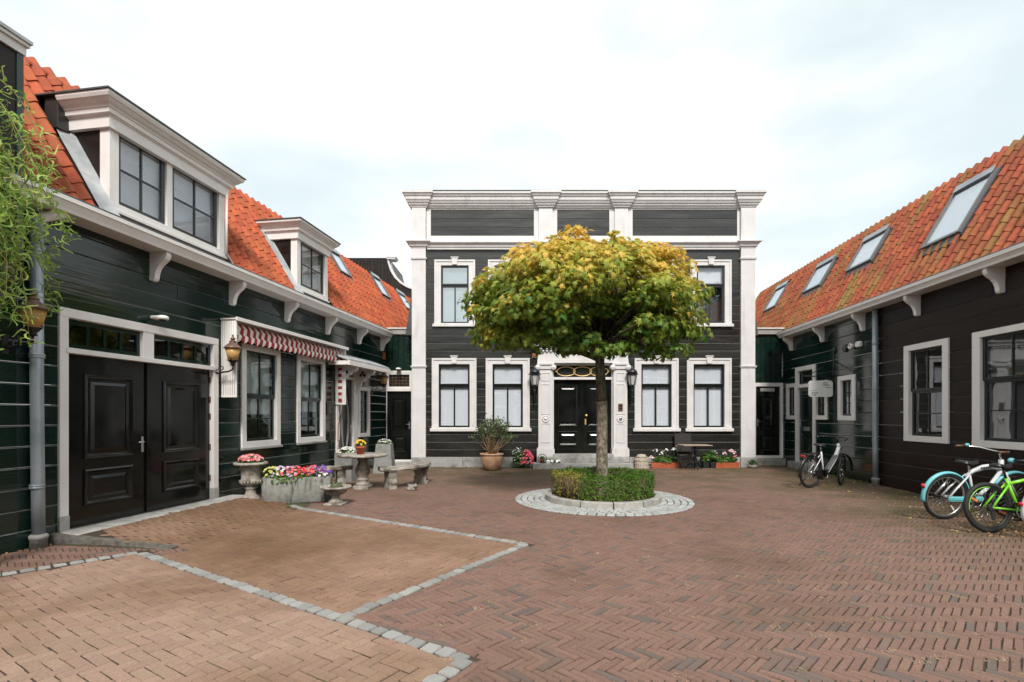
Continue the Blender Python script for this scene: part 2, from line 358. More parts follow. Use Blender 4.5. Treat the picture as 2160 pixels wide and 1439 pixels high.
# wall frames: local x runs right along the wall, local y into the wall, z up
class Fr:
    def __init__(s, ox, oy, a): s.o = Vector((ox, oy, 0)); s.a = a; s.M = Matrix.Translation(s.o) @ Matrix.Rotation(a, 4, 'Z')
    def w(s, x, y, z): return s.M @ Vector((x, y, z))
FL = Fr(-6.88, 0, math.atan2(1, .162))
FR = Fr(7.62 + .0787 * 17.4, 17.4, math.atan2(-1, -.0787))
FF = Fr(0, 16.12, 0); FCL = Fr(0, 16.95, 0); FCR = Fr(0, 16.95, 0)
# ================================================================== GROUND
me_g = MB().add([(-400, -400, -.04), (400, -400, -.04), (400, 400, -.04), (-400, 400, -.04)], [(0, 1, 2, 3)])
tag(me_g.build('ground', 'farground'), 'brick street surface reaching away around the courtyard', 'ground', kind='structure')
PB = Vector((-1.35, 4.05)); PP = Vector((-.84, .543)).normalized(); PQ = Vector((.543, .84)).normalized()
TREE = Vector((1.74, 9.87))
def pq(x, y): d = Vector((x, y)) - PB; return d.dot(PP), d.dot(PQ)
def sn(x, y):                               # along / away from the left wall
    d = FL.M.inverted() @ Vector((x, y, 0)); return d.x, -d.y
K0 = Vector((-5.83, 6.47)); K1 = Vector((-4.10, 6.24)); C0 = PB + PP * 3.62; F0 = Vector((-5.17, 5.17)); F1 = F0 + (F0 - C0) * 1.6
def side(p, a, b): return (b.x - a.x) * (p[1] - a.y) - (b.y - a.y) * (p[0] - a.x)
def rampz(x, y):
    s, n = sn(x, y)
    return .118 * min(1, max(0, 1 - (n - .38) / 1.42)) * min(1, max(0, (10.1 - s) / .6))
def region(x, y):
    p, q = pq(x, y)
    if (x - TREE.x) ** 2 + (y - TREE.y) ** 2 < 1.70 ** 2: return 'ring'
    s, n = sn(x, y)
    if n < .03: return 'out'
    if x > 7.62 + .0787 * y - .03 or y > 17.3: return 'out'
    if y > 16.05 and -3.2 < x < 7.7: return 'out'
    if s > 6.5 and s < 9.8 and n < .40 and side((x, y), K0, K1) > 0: return 'out'
    if 0 < q < 2.8 and p > 0 and (side((x, y), K0, K1) > 0 or p < 3.2): return 'B'
    if q < 0 and p > -1.26 and side((x, y), C0, F0) > 0: return 'A'
    return 'brown'
LINES = [(PB - PP * 1.26, C0), (PB, PB + PQ * 2.8), (PB + PQ * 2.8, PB + PQ * 2.8 + PP * 4.9), (C0, F1),
         (PB - PP * 1.26, PB - PP * 1.26 - PQ * 1.6)]
def dline(x, y):
    best = 9
    for a, b in LINES:
        d = b - a; t = max(0, min(1, ((x - a.x) * d.x + (y - a.y) * d.y) / d.length_squared)); best = min(best, math.hypot(x - a.x - d.x * t, y - a.y - d.y * t))
    return best
cour = MB().add([(-7.2, -3, -.009), (9.8, -3, -.009), (9.8, 18.2, -.009), (-7.2, 18.2, -.009)], [(0, 1, 2, 3)]).build('courtyard_paving', 'sand')
tag(cour, 'brown herringbone clinker paving covering most of the courtyard', 'paving', kind='structure')
drv = MB().add([(PB.x - PP.x * 1.26, PB.y - PP.y * 1.26, -.008), (C0.x, C0.y, -.008), (F1.x, F1.y, -.008), (-5.2, 2.4, -.008), (-1.4, 1.7, -.008)], [(0, 1, 2, 3, 4)]).build('driveway_paving', 'sand')
tag(drv, 'tan herringbone paving in the left foreground edged with granite setts', 'paving', kind='structure')
g = MB(); NS, NN = 24, 14
for i in range(NS + 1):
    for j in range(NN + 1):
        p = FL.w(6.45 + i * (10.15 - 6.45) / NS, -(.03 + j * 2.1 / NN), 0); g.v.append((p.x, p.y, rampz(p.x, p.y) - .0075 if (side((p.x, p.y), K0, K1) > 0) else -.0072))
for i in range(NS):
    for j in range(NN):
        a = i * (NN + 1) + j; g.f.append((a, a + 1, a + NN + 2, a + NN + 1)); g.sm.append(True); g.mi.append(0)
ramp = g.build('gate_ramp_paving', 'sand'); tag(ramp, 'tan herringbone ramp rising to the black garage gate', 'paving', kind='structure')

def herring(Lb, Wb, ang, x0, x1, y0, y1):
    ca, sa = math.cos(ang), math.sin(ang); out = []
    Rr = max(abs(v) for v in (x0, x1, y0, y1)) * 1.5
    nm = int(Rr / (Lb)) + 3; ni = int(Rr / Wb) + 3
    cx, cyy = (x0 + x1) / 2, (y0 + y1) / 2
    for m in range(-nm, nm):
        for i in range(-2 * ni, 2 * ni):
            for v in (0, 1):
                if v == 0: hx = i * Wb + Lb / 2 + m * (Lb + Wb); hy = i * Wb + Wb / 2 + m * (Wb - Lb)
                else: hx = i * Wb + Lb + Wb / 2 + m * (Lb + Wb); hy = (i + 1) * Wb - Lb / 2 + m * (Wb - Lb)
                X = cx + ca * hx - sa * hy; Y = cyy + sa * hx + ca * hy
                if x0 < X < x1 and y0 < Y < y1: out.append((X, Y, ang + (math.pi / 2 if v else 0)))
    return out
def brick_base(L, W, c=.0048, gap=.0068):
    l, w = L / 2 - gap / 2, W / 2 - gap / 2
    return ([(-l + c, -w + c, 0), (l - c, -w + c, 0), (l - c, w - c, 0), (-l + c, w - c, 0), (-l, -w, -.008), (l, -w, -.008), (l, w, -.008), (-l, w, -.008)],
            [(0, 1, 2, 3), (4, 5, 1, 0), (5, 6, 2, 1), (6, 7, 3, 2), (7, 4, 0, 3)])
def inview(x, y, m=0.): return y > 3.02 - m and abs(x) < y * 1.0 + m
def lay(bricks, base, parent, matk, zf, nind=300, halves=()):
    bv, bf = base
    bricks = [b for b in bricks if b[1] > 2.0 and abs(b[0]) < b[1] + 1.4]
    vis = sorted((b for b in bricks if inview(b[0], b[1])), key=lambda b: b[1] * b[1] + b[0] * b[0] * .2)[:nind]; vs = set(vis)
    me = MB().add(bv, bf).mesh('brick', matk, recalc=False); me.update()
    def xf(b):
        x, y, a = b; z = zf(x, y); e = .02
        gx = (zf(x + e, y) - z) / e; gy = (zf(x, y + e) - z) / e
        return (x + random.gauss(0, .0016), y + random.gauss(0, .0016), z + random.gauss(0, .0014)), (math.atan(gy) + random.gauss(0, .012), -math.atan(gx) + random.gauss(0, .012), a + random.gauss(0, .016))
    for b in vis:
        l, r = xf(b); inst('brick', me, parent, l, r)
    T = []
    for b in bricks:
        if b in vs: continue
        l, r = xf(b); T.append(aff(l, r))
    for b in halves:
        if b[1] > 2.0 and abs(b[0]) < b[1] + 1.4: l, r = xf(b); T.append(aff((l[0], l[1], l[2] - .0016), r, (.5, 1, 1)))
    if T: tag(joined('brick_field', bv, bf, T, matk + 's', [random.random() for _ in T], parent=parent), kind='stuff')
A45 = R_(-45)
hb = herring(.21, .056, A45, -7.2, 9.8, 1.9, 17.6)
def trim(cands, keep):
    out = []; half = []
    for x, y, a in cands:
        if region(x, y) == keep and dline(x, y) > .15: out.append((x, y, a)); continue
        for s in (-.052, .052):
            hx, hy = x + s * math.cos(a), y + s * math.sin(a)
            if region(hx, hy) == keep and dline(hx, hy) > .10: half.append((hx, hy, a))
    return out, half
ht = herring(.19, .086, R_(-45 + 13), -6.5, 1.2, 1.9, 11)
brown, brown_h = trim(hb, 'brown')
tA, tA_h = trim(ht, 'A'); tB, tB_h = trim(ht, 'B')
def course(a, b, off, length, parent_list):
    d = (b - a).normalized(); nn = Vector((-d.y, d.x)); t = length / 2; Lt = (b - a).length
    while t < Lt:
        p = a + d * t + nn * off; parent_list.append((p.x, p.y, math.atan2(d.y, d.x))); t += length
crsA = []; crsB = []; crsN = []
a, b = LINES[0]
course(a, b, .10, .19, crsA)                       # line runs toward the gate: left of it is the driveway
course(PB, C0, -.10, .19, crsB); course(*LINES[1], .10, .19, crsB); course(*LINES[1], -.088, .21, crsN); course(*LINES[1], -.144, .21, crsN)
course(a, PB, -.088, .21, crsN); course(a, PB, -.144, .21, crsN); course(*LINES[2], .10, .19, crsB)
course(*LINES[2], -.088, .21, crsN)
course(*LINES[4], .088, .21, crsN); course(*LINES[4], .144, .21, crsN); course(*LINES[4], -.10, .19, crsA); course(a - PP * .23, a, -.088, .21, crsN); course(a - PP * .23, a, -.144, .21, crsN); course(a - PP * .17, a, .02, .21, crsN)
def fix(lst, keep):
    return [x for x in lst if region(x[0], x[1]) == keep]
brown += fix(crsN, 'brown'); tA += fix(crsA, 'A'); tB += fix(crsB, 'B')
zero = lambda x, y: 0.
lay(brown, brick_base(.21, .056), cour, 'brick', zero, halves=brown_h)
lay(tA, brick_base(.19, .086), drv, 'tan', zero, halves=tA_h)
lay(tB, brick_base(.19, .086), ramp, 'tanb', rampz, halves=tB_h)
# granite setts
def sett_mesh(k, mk):
    random.seed(50 + k); m = MB(); n = 8; pts = []
    for i in range(n):
        a = 2 * math.pi * i / n; q = max(abs(math.cos(a)), abs(math.sin(a))); r = .5 / q * (1 - .05 * random.random() - (.06 if i % 2 else 0)) ; pts.append((r * math.cos(a), r * math.sin(a)))
    vs = [(x * .90 + random.gauss(0, .012), y * .90 + random.gauss(0, .012), .005 + random.gauss(0, .002)) for x, y in pts] + [(x, y, -.004) for x, y in pts] + [(x, y, -.02) for x, y in pts]
    fs = [tuple(range(8))] + [(8 + i, 8 + (i + 1) % 8, (i + 1) % 8, i) for i in range(8)] + [(16 + i, 16 + (i + 1) % 8, 8 + (i + 1) % 8, 8 + i) for i in range(8)]
    return m.add(vs, fs).mesh('sett', mk, recalc=False)
SETT = [sett_mesh(k, 'sett') for k in range(4)]; SETTD = [sett_mesh(k, 'settd') for k in range(4)]; random.seed(11)
for li, (a, b) in enumerate(LINES):
    d = (b - a).normalized(); Lt = (b - a).length; t = .06; par = drv if li in (0, 3, 4) else ramp
    while t < Lt:
        p = a + d * t; w = random.uniform(.105, .125)
        z = rampz(p.x, p.y) if li == 2 else 0
        inst('sett', random.choice(SETTD), par, (p.x + random.gauss(0, .004), p.y + random.gauss(0, .004), z + .003), (random.gauss(0, .02), random.gauss(0, .02), math.atan2(d.y, d.x) + random.gauss(0, .05)), (w, random.uniform(.10, .115), 1)); t += w + .013
# tree circle: setts, kerb, soil
ring = MB(); ring.lathe([(1.70, -.02), (1.70, -.004), (.9, -.004)], 64, (TREE.x, TREE.y, 0), smooth=False)
ringo = ring.build('tree_ring_paving', 'sand'); tag(ringo, 'pale granite sett circle round the tree planter', 'paving', kind='structure')
r = 1.625
while r > 1.14:
    n = int(2 * math.pi * r / .152); a0 = random.random()
    for i in range(n):
        a = a0 + 2 * math.pi * i / n
        inst('sett', random.choice(SETT), ringo, (TREE.x + r * math.cos(a), TREE.y + r * math.sin(a), .004), (random.gauss(0, .02), random.gauss(0, .02), a + random.gauss(0, .04)), (.112, 2 * math.pi * r / n - .012, 1))
    r -= .121
kerb = empty('planter_kerb', (TREE.x, TREE.y, 0), 0, 'round grey concrete kerb holding the soil under the tree', 'kerb')
NK = 12
for i in range(NK):
    a0, a1 = 2 * math.pi * (i + .02) / NK, 2 * math.pi * (i + .98) / NK; m = MB(); st = 5; prof = [(1.105, -.01), (1.10, .10), (1.085, .115), (.985, .115), (.97, .10), (.97, -.01)]
    vs = []
    for k in range(st + 1):
        a = a0 + (a1 - a0) * k / st; vs += [(r_ * math.cos(a), r_ * math.sin(a), z_) for r_, z_ in prof]
    fs = [tuple(range(6)), tuple(st * 6 + q for q in range(6))[::-1]]
    for k in range(st):
        for q in range(6): fs.append((k * 6 + q, k * 6 + (q + 1) % 6, k * 6 + 6 + (q + 1) % 6, k * 6 + 6 + q))
    m.add(vs, fs).build('kerb_segment', 'concrete', kerb)
MB().lathe([(.0, .09), (.5, .095), (.975, .085)], 32).build('soil', 'soil', kerb)

# ================================================================== HOUSE BUILDERS
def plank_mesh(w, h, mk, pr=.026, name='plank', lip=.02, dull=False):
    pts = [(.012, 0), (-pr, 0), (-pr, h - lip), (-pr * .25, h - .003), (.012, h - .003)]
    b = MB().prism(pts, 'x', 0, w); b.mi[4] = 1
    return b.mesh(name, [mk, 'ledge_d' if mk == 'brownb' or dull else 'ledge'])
def lap_wall(house, x0, x1, z0, z1, pitch, ops, mk, pr=.026, maxlen=5.2, y=0., dull=False):
    z = z0
    while z < z1 - .02:
        h = min(pitch, z1 - z); segs = [(x0, x1)]; fills = []
        for a, b, c, d in ops:
            if c < z + h - .005 and d > z + .005:
                new = []
                for p, q in segs:
                    if b <= p or a >= q: new.append((p, q)); continue
                    if a > p + .01: new.append((p, a))
                    if b < q - .01: new.append((b, q))
                segs = new
                if c > z + .03: fills.append((a, b, z, c))
                if d < z + h - .03: fills.append((a, b, d, z + h))
        out = []
        for p, q in segs:
            while q - p > maxlen:
                cut = p + random.uniform(.55, .9) * maxlen
                if q - cut < .5: break
                out.append((p, cut, z, z + h)); p = cut + .002
            out.append((p, q, z, z + h))
        for p, q, za, zb in out + fills:
            o = inst('plank', plank_mesh(q - p, zb - za, mk, pr, dull=dull), house, (p, y + random.gauss(0, .0012), za))
            o.rotation_euler = (random.gauss(0, .0035), 0, random.gauss(0, .0008))
        z += h
def slats(mb, x0, x1, z0, z1, y, step=.027, d=.030):
    z = z0
    while z < z1: mb.add([(x0, y, z), (x1, y, z), (x1, y + d * .55, z + d), (x0, y + d * .55, z + d)], [(0, 1, 2, 3)]); z += step
    return mb
def window(house, x0, x1, z0, z1, fw=(.16, .16, .12, .12), split=None, up=(1, 1), low=(2, 1), sash='sash', frame='white', blind=None,
           name='window', y0=-.06, key=False, sill=False, gl='glass', step=True, dy=0., sw=.05, mun=.024, room=True, label=None, bm='blind'):
    l, r, t, b = fw; m = MB(); yb = .07
    # frame members butt end to end
    m.cbox(x0, x0 + l, y0, yb, z0 + b, z1 - t); m.cbox(x1 - r, x1, y0, yb, z0 + b, z1 - t)
    m.cbox(x0, x1, y0, yb, z1 - t, z1); m.cbox(x0, x1, y0 - .002, yb, z0, z0 + b)
    if step:      # raised outer moulding
        e = .055; yy = y0 - .022
        m.cbox(x0 - .006, x0 + e, yy, y0 + .004, z0 + b + .05, z1 - e, .006); m.cbox(x1 - e, x1 + .006, yy, y0 + .004, z0 + b + .05, z1 - e, .006); m.cbox(x0 - .006, x1 + .006, yy, y0 + .004, z1 - e, z1 + .008, .006)
        m.cbox(x0 - .012, x0 + l - .02, y0 - .026, y0 + .004, z0 + b - .03, z0 + b + .05, .005); m.cbox(x1 - r + .02, x1 + .012, y0 - .026, y0 + .004, z0 + b - .03, z0 + b + .05, .005)
    if sill: m.cbox(x0 - .06, x1 + .06, y0 - .06, y0 - .001, z0 + .0, z0 + b - .03, .008)
    if key:
        cx = (x0 + x1) / 2; m.prism([(cx - .07, z1 - t + .02), (cx + .07, z1 - t + .02), (cx + .1, z1 + .05), (cx - .1, z1 + .05)], 'y', y0 - .05, y0 + .003); m.cbox(cx - .125, cx + .125, y0 - .065, y0 + .002, z1 + .051, z1 + .085)
    w = m.build(name, frame, house)
    if dy: w.location.y = dy
    if label: w['label'] = label
    ox0, ox1, oz0, oz1 = x0 + l, x1 - r, z0 + b, z1 - t
    parts = [(oz0, oz1, low, .012)] if split is None else [(oz0, oz0 + (oz1 - oz0) * split, low, .03), (oz0 + (oz1 - oz0) * split, oz1, up, .0)]
    for a, c, (nc, nr), ys in parts:
        s = MB(); yf, ybk = ys - .012, ys + .035
        s.cbox(ox0, ox0 + sw, yf, ybk, a + sw, c - sw); s.cbox(ox1 - sw, ox1, yf, ybk, a + sw, c - sw); s.cbox(ox0, ox1, yf, ybk, a, a + sw); s.cbox(ox0, ox1, yf, ybk, c - sw, c)
        px0, px1, pz0, pz1 = ox0 + sw, ox1 - sw, a + sw, c - sw
        for i in range(1, nc): q = px0 + (px1 - px0) * i / nc; s.box(q - mun / 2, q + mun / 2, yf + .008, ybk - .006, pz0, pz1)
        for j in range(1, nr): q = pz0 + (pz1 - pz0) * j / nr; s.box(px0, px1, yf + .01, ybk - .004, q - mun / 2, q + mun / 2)
        s.build('sash', sash, w)
        for i in range(nc):
            for j in range(nr):
                qa, qb = px0 + (px1 - px0) * i / nc, px0 + (px1 - px0) * (i + 1) / nc; za, zb = pz0 + (pz1 - pz0) * j / nr, pz0 + (pz1 - pz0) * (j + 1) / nr
                pn = MB().box(qa + .001, qb - .001, ys + .012, ys + .016, za + .001, zb - .001).build('pane', gl, w)
                pn.rotation_euler = (0, 0, 0)
    if blind is not None:
        for (ba, bb) in (blind if isinstance(blind, list) else [blind]):
            slats(MB(), ox0 + .02, ox1 - .02, oz0 + (oz1 - oz0) * ba, oz0 + (oz1 - oz0) * bb, .10).build('blind', bm, w, recalc=False)
    if room:
        q = MB(); a, bq, c, d, e = ox0 - .02, ox1 + .02, oz0 - .02, oz1 + .02, 1.1
        q.add([(a, .071, c), (bq, .071, c), (bq, .071, d), (a, .071, d), (a, e, c), (bq, e, c), (bq, e, d), (a, e, d)], [(4, 5, 6, 7), (0, 1, 5, 4), (1, 2, 6, 5), (2, 3, 7, 6), (3, 0, 4, 7)]); q.build('room', 'room', w, recalc=False)
    return w
def panel_door(house, x0, x1, z0, z1, y, panels, mk='doorblack', name='door', th=.05):
    m = MB(); m.cbox(x0, x1, y, y + th, z0, z1, .005); d = m.build(name, mk, house)
    for a, b, c, e in panels:
        MB().rings(a, b, c, e, [(0, y + .002), (.004, y - .020), (.022, y - .034), (.034, y - .030), (.060, y - .004), (.064, y - .002), (.10, y - .003), (.14, y - .022), (.145, y - .022)]).build('panel', mk, d)
    return d
def lever(parent, x, z, y, mk='chrome', flip=1):
    m = MB(); m.cbox(x - .022, x + .022, y - .012, y, z - .13, z + .11, .006); m.tube([(x, y - .01, z + .03), (x, y - .05, z + .03), (x - .02 * flip, y - .055, z + .03), (x - .12 * flip, y - .055, z + .028)], .009, 8); m.lathe([(.012, 0), (.012, .008)], 10, (0, 0, 0))
    return m.build('handle', mk, parent)
BRK_P = [(0.0, 0), (-.30, 0), (-.305, -.06), (-.285, -.11), (-.235, -.155), (-.175, -.20), (-.13, -.26), (-.105, -.33), (-.095, -.40), (-.075, -.43), (-.03, -.44), (0, -.42)]
BRK_M = MB().prism(BRK_P, 'x', -.045, .045).mesh('bracket', 'white')
def bracket(house, x, z=4.12, sc=1.): return inst('bracket', BRK_M, house, (x, -.02, z), (0, 0, 0), (sc, sc, sc))
def drainpipe(house, x, y, z0, z1, r, bands, name='drainpipe', base=True, elbow=None):
    m = MB(); m.tube([(x + .02, y, z0 + .12), (x + .012, y, z0 + .8), (x, y, (z0 + z1) / 2), (x, y, z1)], r, 16)
    p = m.build(name, 'zinc', house)
    for zb in bands:
        b = MB(); b.lathe([(r * 1.06, -.03), (r * 1.16, -.025), (r * 1.16, -.008), (r * 1.06, -.004), (r * 1.16, .004), (r * 1.16, .02), (r * 1.06, .025)], 16, (x + .004, y, zb)); b.box(x - .012, x + .012, y, 0, zb - .012, zb + .012); b.build('pipe_clip', 'zinc', p)
    if base: MB().lathe([(r * 1.3, z0 - .02), (r * 1.3, z0 + .11), (r * 1.42, z0 + .115), (r * 1.42, z0 + .15), (r * 1.1, z0 + .17)], 16, (x + .02, y, 0)).build('pipe_foot', 'concrete', p)
    if elbow: MB().tube(elbow, r * .95, 14).build('pipe_elbow', 'white', p)
    return p
# pantile
def tile_base(w=.225, Lh=.36):
    n = 10; vs = []; fs = []
    def prof(i):
        t = i / n; return (t * (w + .018), .078 * math.sin(math.pi * (t - .44) / .56) ** 1.1 if t > .44 else -.008 * math.sin(math.pi * t / .44))
    for k, (yy, zz) in enumerate(((0, .014), (0, .032), (0, .032), (Lh, .008))):
        for i in range(n + 1): x, z = prof(i); vs.append((x, yy, z + zz))
    for i in range(n): fs.append((i, i + 1, n + 2 + i, n + 1 + i)); fs.append((2 * n + 2 + i, 2 * n + 3 + i, 3 * n + 4 + i, 3 * n + 3 + i))
    return vs, fs
TB = tile_base()
def tiled_roof(house, xa, xb, z0, m, ylo, yhi, holes, mk, label, mirror=False, ridge=True, nind=300, colw=.225):
    pitch = math.atan(m); Ls = (yhi - ylo) / math.cos(pitch); zlo = z0 + m * ylo; zr = z0 + m * yhi
    rb = MB(); rb.prism([(ylo, zlo - .01), (yhi, zr - .01), (2 * yhi - ylo + .3, zlo - .01), (2 * yhi - ylo + .3, zlo - .04), (ylo + .05, zlo - .04)], 'x', xa, xb)
    roof = rb.build('roof', 'roofbase', house); roof['label'] = label
    fr = FL if house is left else FR
    rows = int(round(Ls / .285)); rh = Ls / rows; tiles = []; x = xa
    while x < xb:
        for k in range(rows):
            yy = ylo + k * rh * math.cos(pitch); zz = zlo + k * rh * math.sin(pitch); yc, xc = yy + .14 * math.cos(pitch), x + colw / 2
            if any(a - .02 < xc < b + .02 and c - .02 < yc < d + .02 for a, b, c, d in holes): continue
            wp = fr.w(xc, yc, zz); tiles.append((x, yy, zz, (wp - Vector((0, 0, 1.6))).length, abs(wp.x) < wp.y * 1.02))
        x += colw
    tiles.sort(key=lambda t: (not t[4], t[3])); me = MB().add(*TB, smooth=True).mesh('roof_tile', mk, recalc=False)
    me.update()
    def xf(t): return (t[0] + random.gauss(0, .003), t[1], t[2] + .004 + random.gauss(0, .002)), (pitch + random.gauss(0, .007), random.gauss(0, .008), random.gauss(0, .006))
    for t in tiles[:nind]: l, r = xf(t); inst('roof_tile', me, roof, l, r)
    T = [aff(*xf(t)) for t in tiles[nind:]]
    if T: tag(joined('tile_field', *TB, T, mk + 's', [random.random() for _ in T], smooth=True, parent=roof), kind='stuff')
    if ridge:
        prof = [(.12 * math.cos(a), .11 * math.sin(a)) for a in [math.pi * i / 8 for i in range(9)]]
        mm = MB(); vs = [(0, c, s) for c, s in prof] + [(.36, c * .9, s * .9) for c, s in prof] + [(0, c * .88, s * .88 - .005) for c, s in prof]
        mm.add(vs, [(i, i + 1, 10 + i, 9 + i) for i in range(8)] + [(18 + i, 19 + i, i + 1, i) for i in range(8)], True); rme = mm.mesh('ridge_tile', mk)
        x = xa
        while x < xb - .2: inst('ridge_tile', rme, roof, (x, yhi + .04, zr - .055 + random.gauss(0, .004)), (random.gauss(0, .02), random.gauss(0, .01), 0)); x += .33
    return roof
def skylight(house, x0, x1, z0, m, y0, y1, label=None):
    pitch = math.atan(m); L = (y1 - y0) / math.cos(pitch); w = x1 - x0; e = .065
    f = MB(); f.cbox(0, e, 0, L, .0, .13); f.cbox(w - e, w, 0, L, .0, .13); f.cbox(e, w - e, 0, e, .0, .125); f.cbox(e, w - e, L - e * 1.7, L, .0, .14)
    o = f.build('skylight', 'skyframe', house, (x0, y0, z0 + m * y0), (pitch, 0, 0))
    MB().cbox(e * .6, w - e * .6, L - e * 1.5, L + .07, .141, .156).build('top_cover', 'zinc', o)
    MB().box(e, w - e, e, L - e * 1.7, .105, .111).build('pane', 'skyglass', o)
    MB().add([(e, e, .07), (w - e, e, .07), (w - e, L - e, .07), (e, L - e, .07)], [(0, 1, 2, 3)]).build('sky_reflection_sheet', 'blind', o)  # white sheet below the pane, added to brighten it like reflected sky
    g = MB(); g.add([(-.02, -.20, .068), (w + .02, -.20, .068), (w + .02, .01, .075), (-.02, .01, .075)], [(0, 1, 2, 3)]); b = len(g.v)
    g.box(-.05, -.002, -.05, L + .06, .05, .075); g.box(w + .002, w + .05, -.05, L + .06, .05, .075); g.build('flashing', 'leadd' , o)
    return o
# ================================================================== LEFT HOUSE
left = empty('timber_house', FL.o, FL.a, 'dark green planked house on the left with orange pantile roof and dormers', 'house')
LZ0, LM, LYR = 4.42, 1.62, 1.49
gate_op = (6.66, 9.37, -.2, 2.97)
opsL = [gate_op, (10.07, 11.24, 1.01, 2.99), (11.94, 13.11, 1.01, 2.99), (13.74, 14.93, -.2, 3.0), (15.02, 15.72, 1.01, 2.44)]
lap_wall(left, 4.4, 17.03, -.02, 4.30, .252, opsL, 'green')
# gate
gf = MB()
gf.cbox(6.62, 6.735, -.06, .08, .31, 2.88); gf.cbox(9.29, 9.41, -.06, .08, .31, 2.88); gf.cbox(6.62, 9.41, -.062, .08, 2.881, 3.0); gf.cbox(7.85, 8.04, -.055, .07, 2.49, 2.88); gf.cbox(6.70, 9.33, -.075, .07, 2.42, 2.489)
gfo = gf.build('gate_frame', 'white', left)
gs = MB(); gs.cbox(6.615, 6.742, -.066, .08, .11, .309); gs.cbox(9.283, 9.415, -.066, .08, .11, .309); gs.build('post_foot', 'stone', gfo)
for a, b in ((6.737, 7.849), (8.041, 9.29)): window(left, a, b, 2.49, 2.88, (.004, .004, .004, .004), None, low=(4, 1), sash='green', name='transom_window', y0=.0, step=False, sw=.06, mun=.045, gl='glassd')
for a, b, pan in ((6.737, 7.985, (6.99, 7.73)), (8.0, 9.288, (8.27, 9.02))):
    lf = panel_door(left, a, b, .125, 2.418, .02, [(pan[0], pan[1], 1.02, 2.17), (pan[0], pan[1], .38, .88)], 'doorblack', 'gate_leaf')
    for zz in ((.5, 1.0, 1.55, 1.95, 2.25) if a < 7 else (.5, 1.05, 1.6, 1.9, 2.25)):
        hx = a if a < 7 else b; MB().cbox(hx - .018, hx + .018, -.004, .018, zz - .05, zz + .05).build('hinge', 'copper', lf)
    if a > 7: MB().cbox(7.955, 8.02, -.012, .019, .13, 2.41).build('cover_strip', 'doorblack', lf)
    else: lever(lf, 7.90, 1.18, .019, flip=1)
# threshold stones, ramp kerb
for i in range(6):
    a = 6.56 + i * .54; MB().cbox(a + .004, a + .536, -.40, -.03 if i else -.03, .0, .122, .012).build('threshold_stone', mat('threshold_stone_%d' % i, (.47 + .05 * (i % 3), .455 + .05 * (i % 3), .44 + .045 * (i % 3)), .8, (.36, .34, .32), 6., .4, 50.), left)
kd = (K1 - K0); ka = math.atan2(kd.y, kd.x)
kb = MB(); kb.add([(0, -.09, 0), (1.75, -.09, -.01), (1.75, .05, -.01), (0, .05, 0), (0, -.075, .13), (1.75, -.07, .012), (1.75, .05, .012), (0, .05, .13)], [(0, 1, 2, 3), (4, 5, 6, 7), (0, 1, 5, 4), (1, 2, 6, 5), (2, 3, 7, 6), (3, 0, 4, 7)])
tag(kb.build('ramp_kerb', mat('dark_kerb', (.075, .07, .062), .9, (.15, .14, .125), 12., .5, 50.), None, (K0.x, K0.y, 0), (0, 0, ka)), 'grey wedge kerb along the near side of the gate ramp', 'kerb')
# windows and doors
for a, b in ((10.04, 11.27), (11.91, 13.14)):
    window(left, a, b, .98, 3.02, (.13, .13, .12, .12), .5, (2, 1), (2, 2), 'green', blind=[(.30 if a < 11 else .34, .99)], bm='blindw', step=False, sill=False, gl='glassd')
    MB().cbox(a - .02, b + .02, -.10, -.03, .935, .979, .006).build('sill', 'stone', left)
df = MB(); df.cbox(13.72, 13.845, -.06, .08, .12, 3.0); df.cbox(14.69, 14.95, -.06, .08, .12, 3.0); df.cbox(13.845, 14.69, -.055, .08, 2.62, 2.70); df.cbox(13.845, 14.69, -.055, .08, 2.94, 3.0)
df.build('door_frame', 'white', left)
MB().cbox(13.70, 14.98, -.16, .05, .0, .118, .01).build('doorstep', 'stone', left)
dd = MB().cbox(13.847, 14.688, .01, .06, .12, 2.618).build('front_door', 'sashg', left)
gl = MB(); gl.box(13.99, 14.55, .004, .009, .35, 2.45); gl.build('door_glass', 'doorblack', dd)
for k, w in ((0, .20), (1, .15), (2, .235)):
    pts = []
    for i in range(13):
        t = i / 12; pts.append((14.27 + w * math.sin(math.pi * t), -.002, .42 + (1.98 + .0 * k) * t))
    MB().tube(pts, .007, 6).tube([(28.54 - p[0], p[1], p[2]) for p in pts], .007, 6).build('door_ornament', 'frost', dd)
lever(dd, 14.62, 1.25, .009, flip=1)
window(left, 13.846, 14.689, 2.70, 2.94, (.01, .01, .01, .01), None, low=(1, 1), name='transom_window', y0=0, step=False, gl='glassd')
window(left, 14.99, 15.75, .99, 2.46, (.11, .11, .11, .11), None, low=(2, 4), sash='green', step=False, gl='glassd', blind=(0, 1), bm='blindw')
